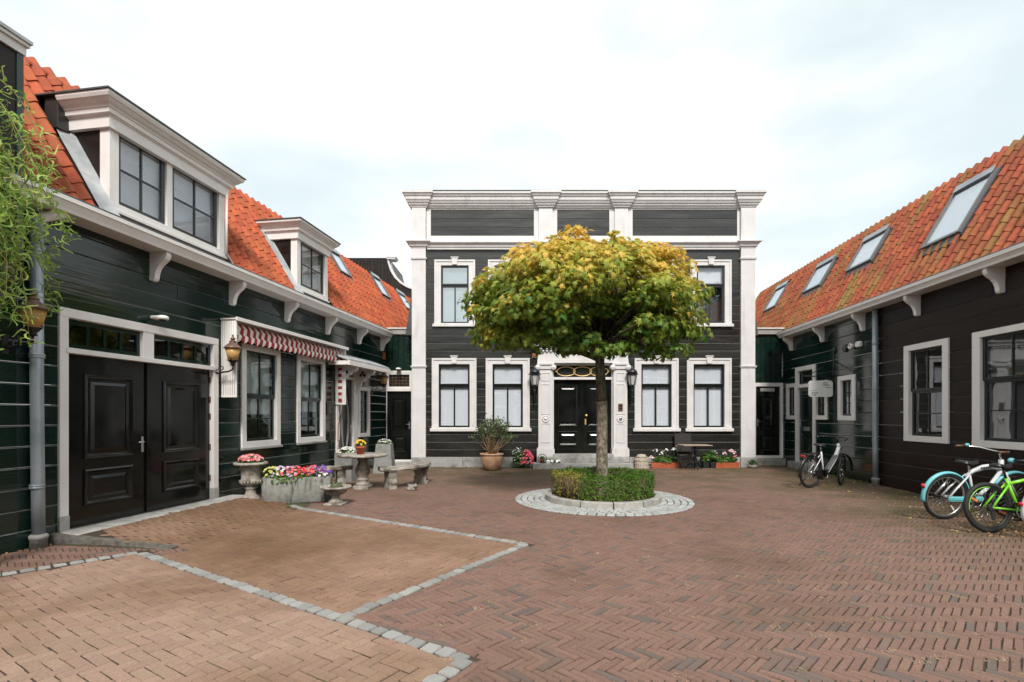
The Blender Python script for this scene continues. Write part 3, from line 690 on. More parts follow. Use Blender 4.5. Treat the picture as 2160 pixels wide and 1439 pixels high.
# canopy
cp = MB(); cp.prism([(0, 3.24), (-.62, 3.02), (-.64, 3.045), (-.64, 3.06), (0, 3.30)], 'x', 13.28, 15.85)
cpo = cp.build('door_canopy', 'lead', left)
MB().cbox(13.25, 15.88, -.655, -.60, 2.90, 3.018).box(13.30, 13.34, -.60, -.01, 2.92, 3.02).box(15.80, 15.84, -.60, -.01, 2.92, 3.02).build('fascia', 'white', cpo)
for k in range(9):
    x = 13.32 + k * .31; b = MB(); b.cbox(x - .012, x + .012, -.62, 0, 0, .02, .003); bb = b.build('standing_seam', 'lead', cpo); bb.location = (0, 0, 3.285); bb.rotation_euler = (math.atan(.24 / .64), 0, 0)
SC = [(0, 0), (-.56, 0), (-.56, -.10), (-.50, -.16), (-.42, -.17), (-.38, -.24), (-.30, -.26), (-.26, -.33), (-.18, -.37), (-.15, -.46), (-.10, -.56), (-.06, -.66), (0, -.68)]
for x in (13.78, 14.84):
    so = MB().prism(SC, 'x', -.03, .03).build('canopy_bracket', 'white', cpo, (x, -.06, 2.93))
    # trefoil inlay belongs to the bracket face (dark round discs standing in the cut-out)
    t = MB()
    for dy_, dz_ in ((-.2, -.10), (-.255, -.17), (-.145, -.17)):
        for sx in (-.0315, .0315): t.lathe([(.045, -.0015), (.045, .0015)], 12)
        b0 = len(t.v) - 48; t.shift(b0, Matrix.Translation((0, dy_, dz_)) @ Matrix.Rotation(R_(90), 4, 'Y'))
    tm = MB()
    for dy_, dz_ in ((-.2, -.10), (-.255, -.17), (-.145, -.17)):
        b0 = len(tm.v); tm.lathe([(.045, -.034), (.045, .034)], 12); tm.shift(b0, Matrix.Translation((x, dy_ - .06, dz_ + 2.93)) @ Matrix.Rotation(R_(90), 4, 'Y'))
    tm.build('trefoil_opening', 'plasticd', cpo)
# gutter + brackets
gp = [(-.02, 4.122), (-.355, 4.122), (-.365, 4.16), (-.40, 4.24), (-.415, 4.245), (-.415, 4.30), (-.385, 4.305), (-.12, 4.29), (-.02, 4.29)]
gut = MB().prism(gp, 'x', 4.4, 16.70).build('gutter', 'white', left)
MB().prism([(-.418, 4.307), (-.10, 4.30), (-.10, 4.325), (-.41, 4.322)], 'x', 4.4, 16.66).build('gutter_lining', 'leadd', gut)
for x in (4.55, 8.03, 9.76, 11.50, 13.24, 15.0, 16.62): bracket(left, x)
drainpipe(left, 6.30, -.12, 0.0, 3.95, .066, (3.62, 2.33, 1.05 - .3), elbow=[(6.30, -.12, 3.90), (6.31, -.13, 4.0), (6.40, -.20, 4.06), (6.50, -.26, 4.13)])
# roof
D1 = (7.0, 9.75, -.4, 1.05); D2 = (11.9, 13.4, -.4, 1.05)
SKL = [(15.7, 16.45, .96, 1.44), (18.85, 19.65, .99, 1.47), (21.25, 22.2, .99, 1.45)]
holesL = [(7.12, 9.72, -.5, 1.02), (11.80, 13.40, -.5, 1.02)] + SKL
tiled_roof(left, 4.4, 25.0, LZ0, LM, -.10, LYR, holesL, 'tileL', 'steep orange pantile roof')
for a, b, c, d in SKL: skylight(left, a, b, LZ0, LM, c, d)
def dormer(x0, x1, zb, zt, zc, wins, lab, proj=.235):
    m = MB(); yf = .0
    for a, b in ((x0, x0 + .15), (x1 - .14, x1)): m.cbox(a, b, yf, .16, zb + .10, zt)
    m.cbox(x0, x1, yf - .01, .16, zb, zb + .10); m.cbox(x0 - .02, x1 + .02, yf - .05, .02, zb - .05, zb - .001)
    prev = None
    for a, b in wins:
        if prev: m.cbox(prev, a, yf + .004, .14, zb + .10, zt)
        prev = b
    d = m.build('dormer', 'white', left); d['label'] = lab
    # cheeks follow the roof slope
    for xc, sgn in ((x0, 1), (x1, -1)):
        pr = [(.16, zb - .1), (.16, zt), ((zt - LZ0) / LM + .1, zt), ((zb - .1 - LZ0) / LM + .1, zb - .1)]
        MB().prism(pr, 'x', xc + sgn * .015, xc + sgn * .05).build('cheek', 'brownb', d)
    for xa, xb in ((x0 - .19, x0 + .014), (x1 - .014, x1 + .18)):
        yb, yt = -.16, (zt - LZ0) / LM + .06; n = 8; f = MB(); vs = []
        for k in range(n + 1):
            y = yb + (yt - yb) * k / n; z = LZ0 + LM * y
            up = .10
            if xa < x0: vs += [(xa + random.gauss(0, .008), y - up * .5, z + up * .55), (xb - .06, y - up * .7, z + up * .8), (xb, y - up * .9, z + up * 1.3)]
            else: vs += [(xa, y - up * .9, z + up * 1.3), (xa + .06, y - up * .7, z + up * .8), (xb + random.gauss(0, .008), y - up * .5, z + up * .55)]
        for k in range(n):
            for j in range(2): a = k * 3 + j; f.add([], []); f.f.append((a, a + 1, a + 4, a + 3)); f.sm.append(True); f.mi.append(0)
        f.v = vs; f.build('lead_flashing', 'lead', d)
    ct = MB(); bk = (zc - LZ0) / LM + .25; bc = .62 if x0 < 10 else bk
    prof = [(.045, zt - .06), (.05, zt + .09), (.065, zt + .096), (.075, zt + .11), (.10, zt + .116), (.105, zt + .175), (.12, zt + .18), (.13, zt + .20), (.165, zt + .225), (.20, zt + .265), (.215, zt + .27), (proj, zc - .03), (proj, zc)]
    b0 = len(ct.v); ct.cornice(x0, x1, bc, prof); co = ct.build('cornice', 'white', d)
    MB().cornice(x0, x1, bk, [(proj + .02, zc + .001), (proj + .02, zc + .022), (proj - .1, zc + .045)]).build('lead_roof', 'leadd', d)
    if bc < bk: MB().cbox(x0 - .20, x0 - .02, bc + .001, bc + .22, zt - .10, zc - .01).build('return_block', 'sashg', d)
    return d
dm1 = dormer(7.35, 9.64, 4.56, 5.74, 6.08, [(7.50, 8.345), (8.455, 9.50)], 'wide white dormer with two windows')
dm2 = dormer(11.98, 13.36, 4.56, 5.76, 6.08, [(12.2, 13.22)], 'narrow white dormer with one window', .22)
for d, wl in ((dm1, [(7.50, 8.345), (8.46, 9.495)]), (dm2, [(12.19, 13.215)])):
    for a, b in wl: window(left, a, b, 4.662, 5.74 if d is dm1 else 5.75, (.01, .01, .01, .01), None, low=(2, 2), sash='sashg', name='dormer_window', y0=.03, step=False, sw=.055, blind=(0, 1) if d is dm1 else (0, 1), dy=.04, bm='blind' if d is dm1 else 'blindw')
MB().tube([(9.56, -.10, 4.55), (9.56, -.10, 5.7)], .022, 8).build('dormer_pipe', 'white', left)
# projecting hoist bay at the near end
by = MB(); by.box(3.9, 6.0, -.30, 1.4, 3.4, 5.74); bay = by.build('hoist_bay', 'brownb', left)
MB().cbox(5.94, 6.012, -.315, -.24, 3.38, 5.74).cbox(6.001, 6.012, -.20, 1.3, 3.38, 3.5).build('bay_corner_board', 'green', bay)
MB().box(3.85, 6.025, -.33, 1.45, 5.741, 5.84).box(3.83, 6.045, -.36, 1.5, 5.841, 5.88).build('bay_cornice', 'gutter', bay)
MB().box(3.82, 6.06, -.38, 1.52, 5.881, 5.92).lathe([(.62, 0), (.60, .25), (.48, .5), (.25, .68), (0, .74)], 20, (5.12, .1, 5.92)).build('bay_lead_roof', 'lead', bay)

# ================================================================== MAIN HOUSE (facade)
main = empty('main_house', FF.o, 0, 'black planked main house with white cornice, corner pilasters and columned entrance', 'house')
WX = [(-2.51, -1.12), (-.82, .55), (3.85, 5.22), (5.49, 6.88)]
UX = [(-2.43, -1.16), (-.75, .49), (3.92, 5.15), (5.60, 6.88)]
opsM = [(a + .03, b - .03, 1.15, 3.37) for a, b in WX] + [(a + .03, b - .03, 4.43, 6.46) for a, b in UX] + [(.86, 3.55, 0, 3.72)]
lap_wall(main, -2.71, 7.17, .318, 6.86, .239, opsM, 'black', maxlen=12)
for (a, b) in WX: window(main, a, b, 1.12, 3.41, (.21, .21, .18, .13), .665, (1, 1), (2, 1), 'sash', 'whitef', blind=(0.0, .985), y0=-.06, key=True, sill=True, sw=.055, mun=.045)
for (a, b) in UX: window(main, a, b, 4.40, 6.50, (.20, .20, .17, .12), .66, (1, 1), (2, 1), 'sashg', 'whitef', blind=(.0, .99) if a < 0 else (.64, .99), y0=-.06, key=True, sill=True, sw=.055, mun=.04, gl='glassm' if a < 0 else 'glass')  # right pair: pale slats behind the top pane stand in for reflected sky
# stone plinth blocks
for a, b in ((-2.70, -1.55), (-1.55, -.45), (-.45, .62), (3.68, 4.8), (4.8, 6.0), (6.0, 7.16)): MB().cbox(a + .003, b - .003, -.07, .02, -.02, .315, .006).build('plinth_stone', 'stone', main)
for a, b, lab in ((-3.135, -2.70, 1), (7.165, 7.61, 2)):
    p = MB().cbox(a, b, -.11, .25, .31, 6.85).build('corner_pilaster', 'whitef', main)
    MB().cbox(a - .012, b + .012, -.125, .25, -.02, .309, .008).build('pilaster_base', 'stone', p)
    MB().cbox(a - .03, b + .03, -.14, .2, 3.12, 3.15).cbox(a - .04, b + .04, -.15, .2, 3.151, 3.175).cbox(a - .03, b + .03, -.14, .2, 6.50, 6.53).cbox(a - .04, b + .04, -.15, .2, 6.531, 6.555).build('pilaster_band', 'whitef', p)
    cpn = MB(); b0 = 0; cpn.cornice(a, b, .3, [(.115, 6.851), (.125, 6.90), (.16, 6.91), (.17, 6.96), (.24, 7.03), (.26, 7.035), (.26, 7.06)])
    for i in range(len(cpn.v)):
        x, y, z = cpn.v[i]; cx = (a + b) / 2; cpn.v[i] = (x + (.1 if x < cx else -.1), y, z)
    cpn.build('pilaster_capital', 'whitef', p)
    MB().cbox(a, b, -.11, .25, 7.061, 8.14).build('attic_pilaster', 'whitef', main)
mc = MB(); pr = [(.10, 6.82), (.105, 6.88), (.13, 6.89), (.14, 6.945), (.19, 7.0), (.21, 7.005), (.21, 7.045)]
mc.prism([(.2, 6.82)] + [(-p, z) for p, z in pr] + [(.2, 7.045)], 'x', -2.66, 7.12).build('middle_cornice', 'whitef', main)
# attic
MB().box(-2.698, 7.163, .02, .2, 7.046, 8.15).build('attic_back', 'brownb', main)
for a, b in ((-2.55, .69), (1.42, 3.06), (3.79, 7.075)):
    for k in range(3): 
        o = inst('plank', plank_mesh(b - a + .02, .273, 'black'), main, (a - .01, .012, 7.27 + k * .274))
at = MB(); at.box(-2.69, 7.155, -.03, .02, 7.05, 7.268); at.box(-2.69, 7.155, -.03, .02, 8.093, 8.15)
for a, b in ((-2.69, -2.552), (.69, 1.42), (3.06, 3.79), (7.077, 7.155)): at.box(a, b, -.03, .02, 7.269, 8.092)
at.build('attic_frame', 'whitef', main)
for a, b in ((.84, 1.27), (3.22, 3.64)): MB().cbox(a, b, -.085, -.031, 7.05, 8.14).build('attic_pilaster', 'whitef', main)
CPR = [(.04, 8.141), (.05, 8.18), (.085, 8.195), (.09, 8.24), (.12, 8.25), (.155, 8.32), (.17, 8.33), (.175, 8.42), (.20, 8.43), (.235, 8.50), (.255, 8.505), (.255, 8.565)]
tc = MB(); tc.prism([(.3, 8.141)] + [(-p - .03, z) for p, z in CPR] + [(.3, 8.565)], 'x', -2.95, 7.42).build('top_cornice', 'whitef', main)
for a, b in ((-3.135, -2.70), (.84, 1.27), (3.22, 3.64), (7.165, 7.61)):
    q = MB(); q.cornice(a, b, .3, [(p + .03 if False else p, z + (.004 if i else -.003)) for i, (p, z) in enumerate(CPR)])
    for i in range(len(q.v)): x, y, z = q.v[i]; q.v[i] = (x, y - .09 if y < .2 else y, z)
    q.build('cornice_break', 'whitef', main)
MB().box(-3.34, 7.82, -.30, .35, 8.57, 8.595).build('lead_cap', 'leadd', main)
# body behind the false front, with flared dark sides
bd = MB(); bd.prism([(-3.42, 4.2), (-3.30, 5.0), (-3.12, 6.3), (7.6, 6.3), (7.78, 5.0), (7.90, 4.2)], 'y', .30, 8.0); bd.build('roof_body', 'leadd', main)
MB().box(-3.12, 7.60, .26, 8.0, 0, 4.19).build('rear_body', 'brownb', main)
# entrance
for a, b in ((.82, 1.27), (3.155, 3.59)):
    cx = (a + b) / 2; p = MB().cbox(a, b, -.20, .05, .62, 3.06, .006); p.cbox(a - .05, b + .05, -.25, .05, .335, .58, .008); p.cbox(a - .03, b + .03, -.23, .05, .581, .619, .008)
    po = p.build('entrance_pilaster', 'whitef', main)
    MB().cbox(a - .045, b + .045, -.26, .05, .16, .334, .008).build('pilaster_base', 'stone', po)
    f = MB()
    for (zz0, zz1) in ((.78, 1.38), (1.66, 2.60), (2.70, 2.95)):
        f.rings(a + .09, b - .09, zz0, zz1, [(0, -.199), (.0, -.214), (.018, -.214), (.024, -.2035), (.03, -.2035)], cap=False)
    f.build('pilaster_panel', 'whitef', po)
    md = MB(); b0 = 0; md.lathe([(.115, 0), (.115, .02), (.09, .028), (.08, .012), (.055, .012), (.05, .03), (0, .036)], 24); md.shift(0, Matrix.Translation((cx, -.20, 1.52)) @ Matrix.Rotation(R_(90), 4, 'X')); md.build('medallion', 'whitef', po)
    cpt = MB(); cpt.cbox(a - .04, b + .04, -.27, .03, 3.19, 3.25); cpt.cbox(a - .01, b + .01, -.235, .03, 3.06, 3.189)
    for sx in (a - .02, b + .02):
        b0 = len(cpt.v); cpt.lathe([(.082, -.02), (.085, 0), (.085, .24), (.07, .26), (.055, .248), (.045, .262), (.02, .262), (0, .275)], 18); cpt.shift(b0, Matrix.Translation((sx, -.02, 3.115)) @ Matrix.Rotation(R_(90), 4, 'X'))
    cpt.build('capital', 'whitef', po)
en = MB(); en.cbox(.79, 3.62, -.22, .05, 3.251, 3.36); en.cbox(.80, 3.61, -.205, .05, 3.361, 3.60); eo = en.build('entablature', 'whitef', main)
for k in range(24): 
    x = .82 + k * .1185; MB().cbox(x, x + .06, -.27, -.206, 3.602, 3.655).build('dentil', 'whitef', eo)
ec = MB(); ec.cornice(.80, 3.61, .05, [(.205, 3.601), (.21, 3.66), (.29, 3.67), (.30, 3.72), (.35, 3.77), (.36, 3.81), (.25, 3.83)])
for i in range(len(ec.v)): x, y, z = ec.v[i]; ec.v[i] = (x + (.17 if x < 2.2 else -.17), y, z)
ec.build('entrance_cornice', 'whitef', main)
MB().cbox(1.271, 1.31, -.10, .06, .42, 3.25).cbox(3.115, 3.154, -.10, .06, .42, 3.25).cbox(1.311, 3.114, -.12, .06, 2.74, 2.82).cbox(1.311, 3.114, -.09, .06, 3.19, 3.25).build('door_frame', 'whitef', main)
tw = MB().cbox(1.311, 3.114, -.03, .05, 2.821, 2.855).cbox(1.311, 3.114, -.03, .05, 3.155, 3.189).cbox(1.311, 1.35, -.03, .05, 2.856, 3.154).cbox(3.075, 3.114, -.03, .05, 2.856, 3.154).build('fanlight', 'doorblack', main)
MB().box(1.351, 3.074, .0, .005, 2.856, 3.154).build('pane', 'glassd', tw); MB().box(1.351, 3.074, .045, .05, 2.856, 3.154).build('backing', 'room', tw)
for k in range(3):
    cx = 1.70 + k * .515; MB().tube([(cx + .285 * math.cos(t), -.03, 3.005 + .142 * math.sin(t)) for t in [2 * math.pi * i / 40 for i in range(40)]], .0135, 8, True).build('gold_ring', 'brass', tw)
MB().ball((1.39, -.03, 3.005), .028).ball((3.04, -.03, 3.005), .028).build('gold_knob', 'brass', tw)
for a, b in ((1.312, 2.207), (2.218, 3.113)):
    lf = panel_door(main, a, b, .43, 2.738, .0, [(a + .14, b - .14, 1.28, 2.58), (a + .14, b - .14, .66, 1.13)], 'doorblack', 'door_leaf')
    MB().cbox(a + .02, b - .02, -.035, -.001, .52, .57, .008).build('weather_bar', 'doorblack', lf)
    if a > 2: MB().ball((2.33, -.06, 1.62), .042).tube([(2.33, -.01, 1.62), (2.33, -.05, 1.62)], .016, 8).cbox(2.29, 2.335, -.014, -.001, 1.33, 1.52).build('door_knob', 'brass', lf)
    else: MB().cbox(2.17, 2.235, -.02, -.001, .45, 2.72).build('cover_strip', 'doorblack', lf)
MB().cbox(1.27, 3.155, -.28, .05, .30, .425, .008).build('step', 'stone', main); MB().cbox(.95, 3.45, -.33, .0, .155, .299, .008).build('step', 'stone', main); MB().cbox(.63, 3.68, -.62, -.0, -.02, .154, .008).build('step', 'stone', main)

# ================================================================== CONNECTING PASSAGES
def board_wall(house, x0, x1, z0, z1, n, mk, ops=()):
    w = (x1 - x0) / n
    for i in range(n):
        a = x0 + i * w; segs = [(z0, z1)]
        for (p, q, c, d) in ops:
            if p < a + w * .5 < q: segs = [(d, z1)] if c <= z0 else [(z0, c), (d, z1)]
        for c, d in segs: MB().prism([(a + .001, .0), (a + .008, -.02), (a + w - .008, -.02), (a + w - .001, 0), (a + w - .001, .015), (a + .001, .015)], 'z', c, d).build('board', mk, house)
cl = empty('left_passage', (0, 16.95, 0), 0, 'dark green passage with black door between left house and main house', 'passage')
cl.name = 'side_passage'
board_wall(cl, -4.32, -3.02, 0, 4.35, 7, 'green', [(-4.25, -3.2, -1, 3.06)])
fL = MB(); fL.cbox(-4.20, -4.13, -.05, .06, .16, 3.10); fL.cbox(-3.33, -3.18, -.05, .06, .16, 3.10); fL.cbox(-4.129, -3.331, -.05, .06, 3.03, 3.10); fL.cbox(-4.13, -3.33, -.07, .06, 2.42, 2.52); fL.cbox(-4.2, -3.18, -.08, .06, .10, .159); fL.build('door_frame', 'white', cl)
dl = panel_door(cl, -4.128, -3.332, .165, 2.418, .01, [(-3.98, -3.50, 1.15, 2.22), (-3.98, -3.50, .42, .98)], 'doorblack'); lever(dl, -3.40, 1.30, .009)
lw = MB().cbox(-4.129, -3.331, -.04, .05, 2.521, 2.575).cbox(-4.129, -3.331, -.04, .05, 2.975, 3.029).cbox(-4.129, -4.07, -.04, .05, 2.576, 2.974).cbox(-3.39, -3.331, -.04, .05, 2.576, 2.974).build('leaded_light', 'white', cl)
ld = MB()
for k in range(1, 6): x = -4.07 + .68 * k / 6; ld.box(x - .006, x + .006, -.004, .008, 2.576, 2.974)
for k in (1, 2, 3): z = 2.576 + .398 * k / 4; ld.box(-4.07, -3.39, -.003, .007, z - .006, z + .006)
ld.build('lead_came', 'copper', lw); MB().box(-4.07, -3.39, .01, .014, 2.576, 2.974).build('pane', 'glassd', lw); MB().box(-4.07, -3.39, .045, .049, 2.576, 2.974).build('backing', mat('stained_glass_backing', (.05, .03, .02), .5), lw)
MB().cbox(-4.3, -3.1, -.34, .02, -.01, .10, .01).build('doorstep', 'stone', cl)
MB().prism([(0, 4.30), (-.10, 4.30), (-.13, 4.36), (-.16, 4.42), (-.20, 4.46), (-.20, 4.50), (0, 4.50)], 'x', -4.5, -3.02).build('gutter', 'gutter', cl)
cr = empty('side_passage', (0, 16.95, 0), 0, 'dark passage with black vented door between main house and right house', 'passage')
board_wall(cr, 7.5, 9.25, 0, 4.35, 10, 'green', [(7.95, 9.05, -1, 2.66)])
fr_ = MB(); fr_.cbox(7.90, 8.055, -.05, .06, .30, 2.70); fr_.cbox(8.86, 9.02, -.05, .06, .30, 2.70); fr_.cbox(8.055, 8.86, -.05, .06, 2.58, 2.70); fr_.cbox(7.9, 9.02, -.07, .06, .22, .299); fr_.build('door_frame', 'white', cr)
dr = panel_door(cr, 8.057, 8.858, .302, 2.578, .01, [(8.22, 8.70, 1.15, 2.28), (8.22, 8.70, .46, 1.0)], 'doorblack'); lever(dr, 8.13, 1.40, .009, flip=-1)
vt = MB().cbox(8.23, 8.69, -.006, .009, 2.42, 2.52).build('vent_grille', 'plastic', dr)
v2 = MB()
for k in range(14): x = 8.25 + k * .031; v2.box(x, x + .012, -.012, -.0065, 2.435, 2.505)
v2.build('vent_slot', 'plasticd', vt)
MB().cbox(7.62, 9.1, -.30, .02, -.01, .22, .01).build('doorstep', 'concrete', cr)
MB().prism([(0, 4.30), (-.10, 4.30), (-.13, 4.36), (-.16, 4.42), (-.20, 4.46), (-.20, 4.50), (0, 4.50)], 'x', 7.62, 9.4).build('gutter', 'gutter', cr)

# ================================================================== RIGHT HOUSE
right = empty('timber_house', FR.o, FR.a, 'dark planked house on the right with mossy red pantile roof and skylights', 'house')
RZ0, RM, RYR = 4.40, 1.75, 1.41
XS = 5.52
opsRa = [(.85, 1.47, 1.53, 2.60), (1.46, 2.66, .2, 3.08), (2.66, 3.28, 1.53, 2.56), (3.87, 4.58, 1.53, 2.61)]
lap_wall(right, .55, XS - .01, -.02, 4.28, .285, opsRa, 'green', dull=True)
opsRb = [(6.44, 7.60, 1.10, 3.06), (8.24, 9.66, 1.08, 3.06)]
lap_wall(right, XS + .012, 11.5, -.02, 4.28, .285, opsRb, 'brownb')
window(right, 6.40, 7.64, 1.07, 3.10, (.15, .15, .12, .12), .52, (2, 1), (2, 2), 'sash', step=False)
window(right, 8.20, 9.70, 1.05, 3.10, (.17, .17, .11, .12), .58, (2, 1), (2, 2), 'sash', blind=(.0, .98), step=False, bm='blindd')
window(right, 3.84, 4.61, 1.49, 2.65, (.14, .14, .12, .12), None, low=(2, 3), sash='sash', blind=(0, .98), step=False)
fd = MB(); fd.cbox(1.46, 1.60, -.06, .08, .2, 3.10); fd.cbox(2.52, 2.66, -.06, .08, .2, 3.10); fd.cbox(1.601, 2.519, -.055, .08, 2.98, 3.10); fd.cbox(1.601, 2.519, -.055, .08, 2.46, 2.56); fd.build('door_frame', 'white', right)
fdo = panel_door(right, 1.603, 2.517, .22, 2.458, .01, [(1.78, 2.34, 1.45, 2.28), (1.78, 2.34, .45, 1.05)], 'green', 'front_door'); lever(fdo, 1.68, 1.40, .009, flip=-1)
MB().cbox(1.88, 2.24, -.012, .009, 1.16, 1.28).build('letter_slot', 'chrome', fdo)
window(right, 1.601, 2.519, 2.561, 2.979, (.01, .01, .01, .01), None, low=(1, 1), name='transom_window', y0=0, step=False, gl='glassd')
window(right, .83, 1.455, 1.50, 2.63, (.12, .05, .12, .12), None, low=(2, 3), step=False, name='side_light', blind=(0, .98))
window(right, 2.665, 3.31, 1.50, 2.60, (.05, .12, .12, .12), None, low=(2, 3), step=False, name='side_light', blind=(0, .98), bm='blindw')
MB().cbox(1.3, 2.8, -.22, .05, -.01, .198, .01).build('doorstep', 'stone', right)
gp = [(-.02, 4.10), (-.355, 4.10), (-.365, 4.14), (-.40, 4.19), (-.415, 4.195), (-.415, 4.26), (-.385, 4.265), (-.12, 4.25), (-.02, 4.25)]
gr = MB().prism(gp, 'x', 1.0, 11.5).build('gutter', 'white', right)
MB().prism([(-.418, 4.267), (-.10, 4.262), (-.10, 4.285), (-.41, 4.282)], 'x', 1.0, 11.5).build('gutter_lining', 'leadd', gr)
for x in (1.22, 3.09, 4.96, 6.83, 8.80, 10.7): bracket(right, x, 4.10, .98)
drainpipe(right, 5.50, -.10, 0.0, 4.12, .06, (3.3, 2.25, 1.05), base=True)
SKR = [(6.34, 7.39, .43, 1.13), (3.05, 4.18, .67, 1.16), (.52, 1.66, .67, 1.17), (-2.62, -1.58, .69, 1.20)]
tiled_roof(right, -5.0, 11.0, RZ0, RM, -.10, RYR, SKR, 'tileR', 'steep mossy red pantile roof')
for a, b, c, d in SKR: skylight(right, a, b, RZ0, RM, c, d)
# ================================================================== FOLIAGE HELPERS
def leafmat(name, a, b, c=None, rough=.45, tr=.3):
    m = bpy.data.materials.new(name); m.use_nodes = True; t = m.node_tree; N = t.nodes; L = t.links; p = N['Principled BSDF']
    at = N.new('ShaderNodeAttribute'); at.attribute_name = 'tint'; cr = N.new('ShaderNodeValToRGB'); L.new(at.outputs['Fac'], cr.inputs[0])
    cr.color_ramp.elements[0].color = (*a, 1); cr.color_ramp.elements[1].color = (*b, 1)
    if c: e = cr.color_ramp.elements.new(.5); e.color = (*c, 1)
    L.new(cr.outputs[0], p.inputs['Base Color']); p.inputs['Roughness'].default_value = rough; p.inputs['Specular IOR Level'].default_value = .35
    tb = N.new('ShaderNodeBsdfTranslucent'); mx = N.new('ShaderNodeMixShader'); mx.inputs[0].default_value = tr
    L.new(cr.outputs[0], tb.inputs[0]); L.new(p.outputs[0], mx.inputs[1]); L.new(tb.outputs[0], mx.inputs[2]); L.new(mx.outputs[0], N['Material Output'].inputs[0]); return m
M['maple'] = leafmat('maple_leaf', (.055, .165, .020), (.82, .52, .10), (.37, .41, .055), .42, .38)
M['box'] = leafmat('box_leaf', (.045, .12, .012), (.34, .27, .05), (.12, .21, .02), .5)
M['herb'] = leafmat('herb_leaf', (.03, .09, .02), (.16, .24, .05), (.07, .16, .03), .5)
M['olive'] = leafmat('olive_leaf', (.05, .085, .03), (.22, .26, .14), (.10, .15, .06), .5)
M['willow'] = leafmat('willow_leaf', (.14, .30, .05), (.60, .66, .20), (.36, .54, .12), .45, .45)
M['litter'] = leafmat('dry_leaf', (.16, .07, .03), (.50, .36, .13), (.34, .18, .08), .8, .1)
M['drygrass'] = leafmat('dry_grass', (.20, .19, .07), (.55, .44, .30), (.42, .34, .20), .8, .2)
M['grass'] = leafmat('moss_grass', (.05, .085, .012), (.16, .18, .04), (.09, .13, .02), .8, .2)
PET = dict(pinkw=((.62, .06, .10), (.85, .55, .52)), red=((.55, .015, .012), (.75, .05, .04)), pink=((.75, .10, .16), (.90, .32, .30)), purple=((.12, .03, .25), (.30, .12, .50)),
           lilac=((.55, .35, .60), (.85, .78, .86)), white=((.80, .79, .74), (.88, .87, .84)), yellow=((.80, .45, .02), (.85, .62, .08)), lime=((.45, .50, .06), (.70, .68, .25)), magenta=((.70, .05, .14), (.85, .18, .25)), ltpink=((.80, .45, .52), (.88, .70, .72)))
for k, (a, b) in PET.items(): M['p_' + k] = leafmat('petal_' + k, a, b, None, .6, .25)
LEAF_S = ([(0, 0, 0), (.28, .35, .04), (0, 1, -.08), (-.28, .35, .04)], [(0, 1, 2), (0, 2, 3)])
LEAF_R = ([(0, 0, 0), (.3, .25, .03), (.36, .6, 0), (0, 1, -.06), (-.36, .6, 0), (-.3, .25, .03)], [(0, 1, 2, 3), (0, 3, 4, 5)])
LEAF_N = ([(0, 0, 0), (.11, .4, .02), (0, 1, -.06), (-.11, .4, .02)], [(0, 1, 2), (0, 2, 3)])
_ml = [(0, 0), (.13, .12), (.48, .0), (.30, .24), (.62, .50), (.26, .46), (.30, .76), (.12, .62), (0, 1.05)]
LEAF_M = ([(x, y, -.10 * abs(x) - .12 * y * y) for x, y in _ml] + [(-x, y, -.10 * abs(x) - .12 * y * y) for x, y in _ml[1:-1][::-1]], None)
LEAF_M = (LEAF_M[0] + [(0, .42, .03)], [(i, (i + 1) % 16, 16) for i in range(16)])
FLOWER = ([(0, 0, -.06)] + [((.5 if i % 2 == 0 else .38) * math.cos(2 * math.pi * i / 10), (.5 if i % 2 == 0 else .38) * math.sin(2 * math.pi * i / 10), .10) for i in range(10)], [(0, 1 + i, 1 + (i + 1) % 10) for i in range(10)])
def orient(pos, nrm, size, roll=None, droop=0.):
    n = Vector(nrm).normalized(); q = n.to_track_quat('Z', 'Y').to_matrix(); a = random.uniform(0, 6.283) if roll is None else roll
    m = q @ Matrix.Rotation(a, 3, 'Z') @ Matrix.Rotation(droop, 3, 'X')
    return [[m[0][0] * size, m[0][1] * size, m[0][2] * size, pos[0]], [m[1][0] * size, m[1][1] * size, m[1][2] * size, pos[1]], [m[2][0] * size, m[2][1] * size, m[2][2] * size, pos[2]]]
def rdir(up=0.):
    v = Vector((random.gauss(0, 1), random.gauss(0, 1), random.gauss(0, 1) + up)); return v.normalized()
def foliage(name, parent, shape, pts, mk, smooth=False):
    """pts: list of (pos, normal, size, tint)"""
    T = [orient(p, n, s, droop=random.uniform(-.4, .4)) for p, n, s, t in pts]
    return joined(name, *shape, T, mk, [t for *_, t in pts], parent=parent)
def clump(c, r, n, size, up=.6, tl=(0, 1), shell=.55):
    out = []
    for _ in range(n):
        d = rdir(.35); k = random.uniform(shell, 1) ; p = (c[0] + d.x * r[0] * k, c[1] + d.y * r[1] * k, c[2] + d.z * r[2] * k)
        nn = d + Vector((0, 0, up)) + rdir() * .5; out.append((p, nn, size * random.uniform(.7, 1.25), min(1, max(0, random.uniform(*tl)))))
    return out
def blooms(c, r, n, size, fwd=(0, -.6, .8)):
    out = []
    for _ in range(n):
        d = rdir(.8); d.z = abs(d.z); p = (c[0] + d.x * r[0], c[1] + d.y * r[1], c[2] + d.z * r[2])
        out.append((p, d * .6 + Vector(fwd) + rdir() * .4, size * random.uniform(.75, 1.2), random.random()))
    return out

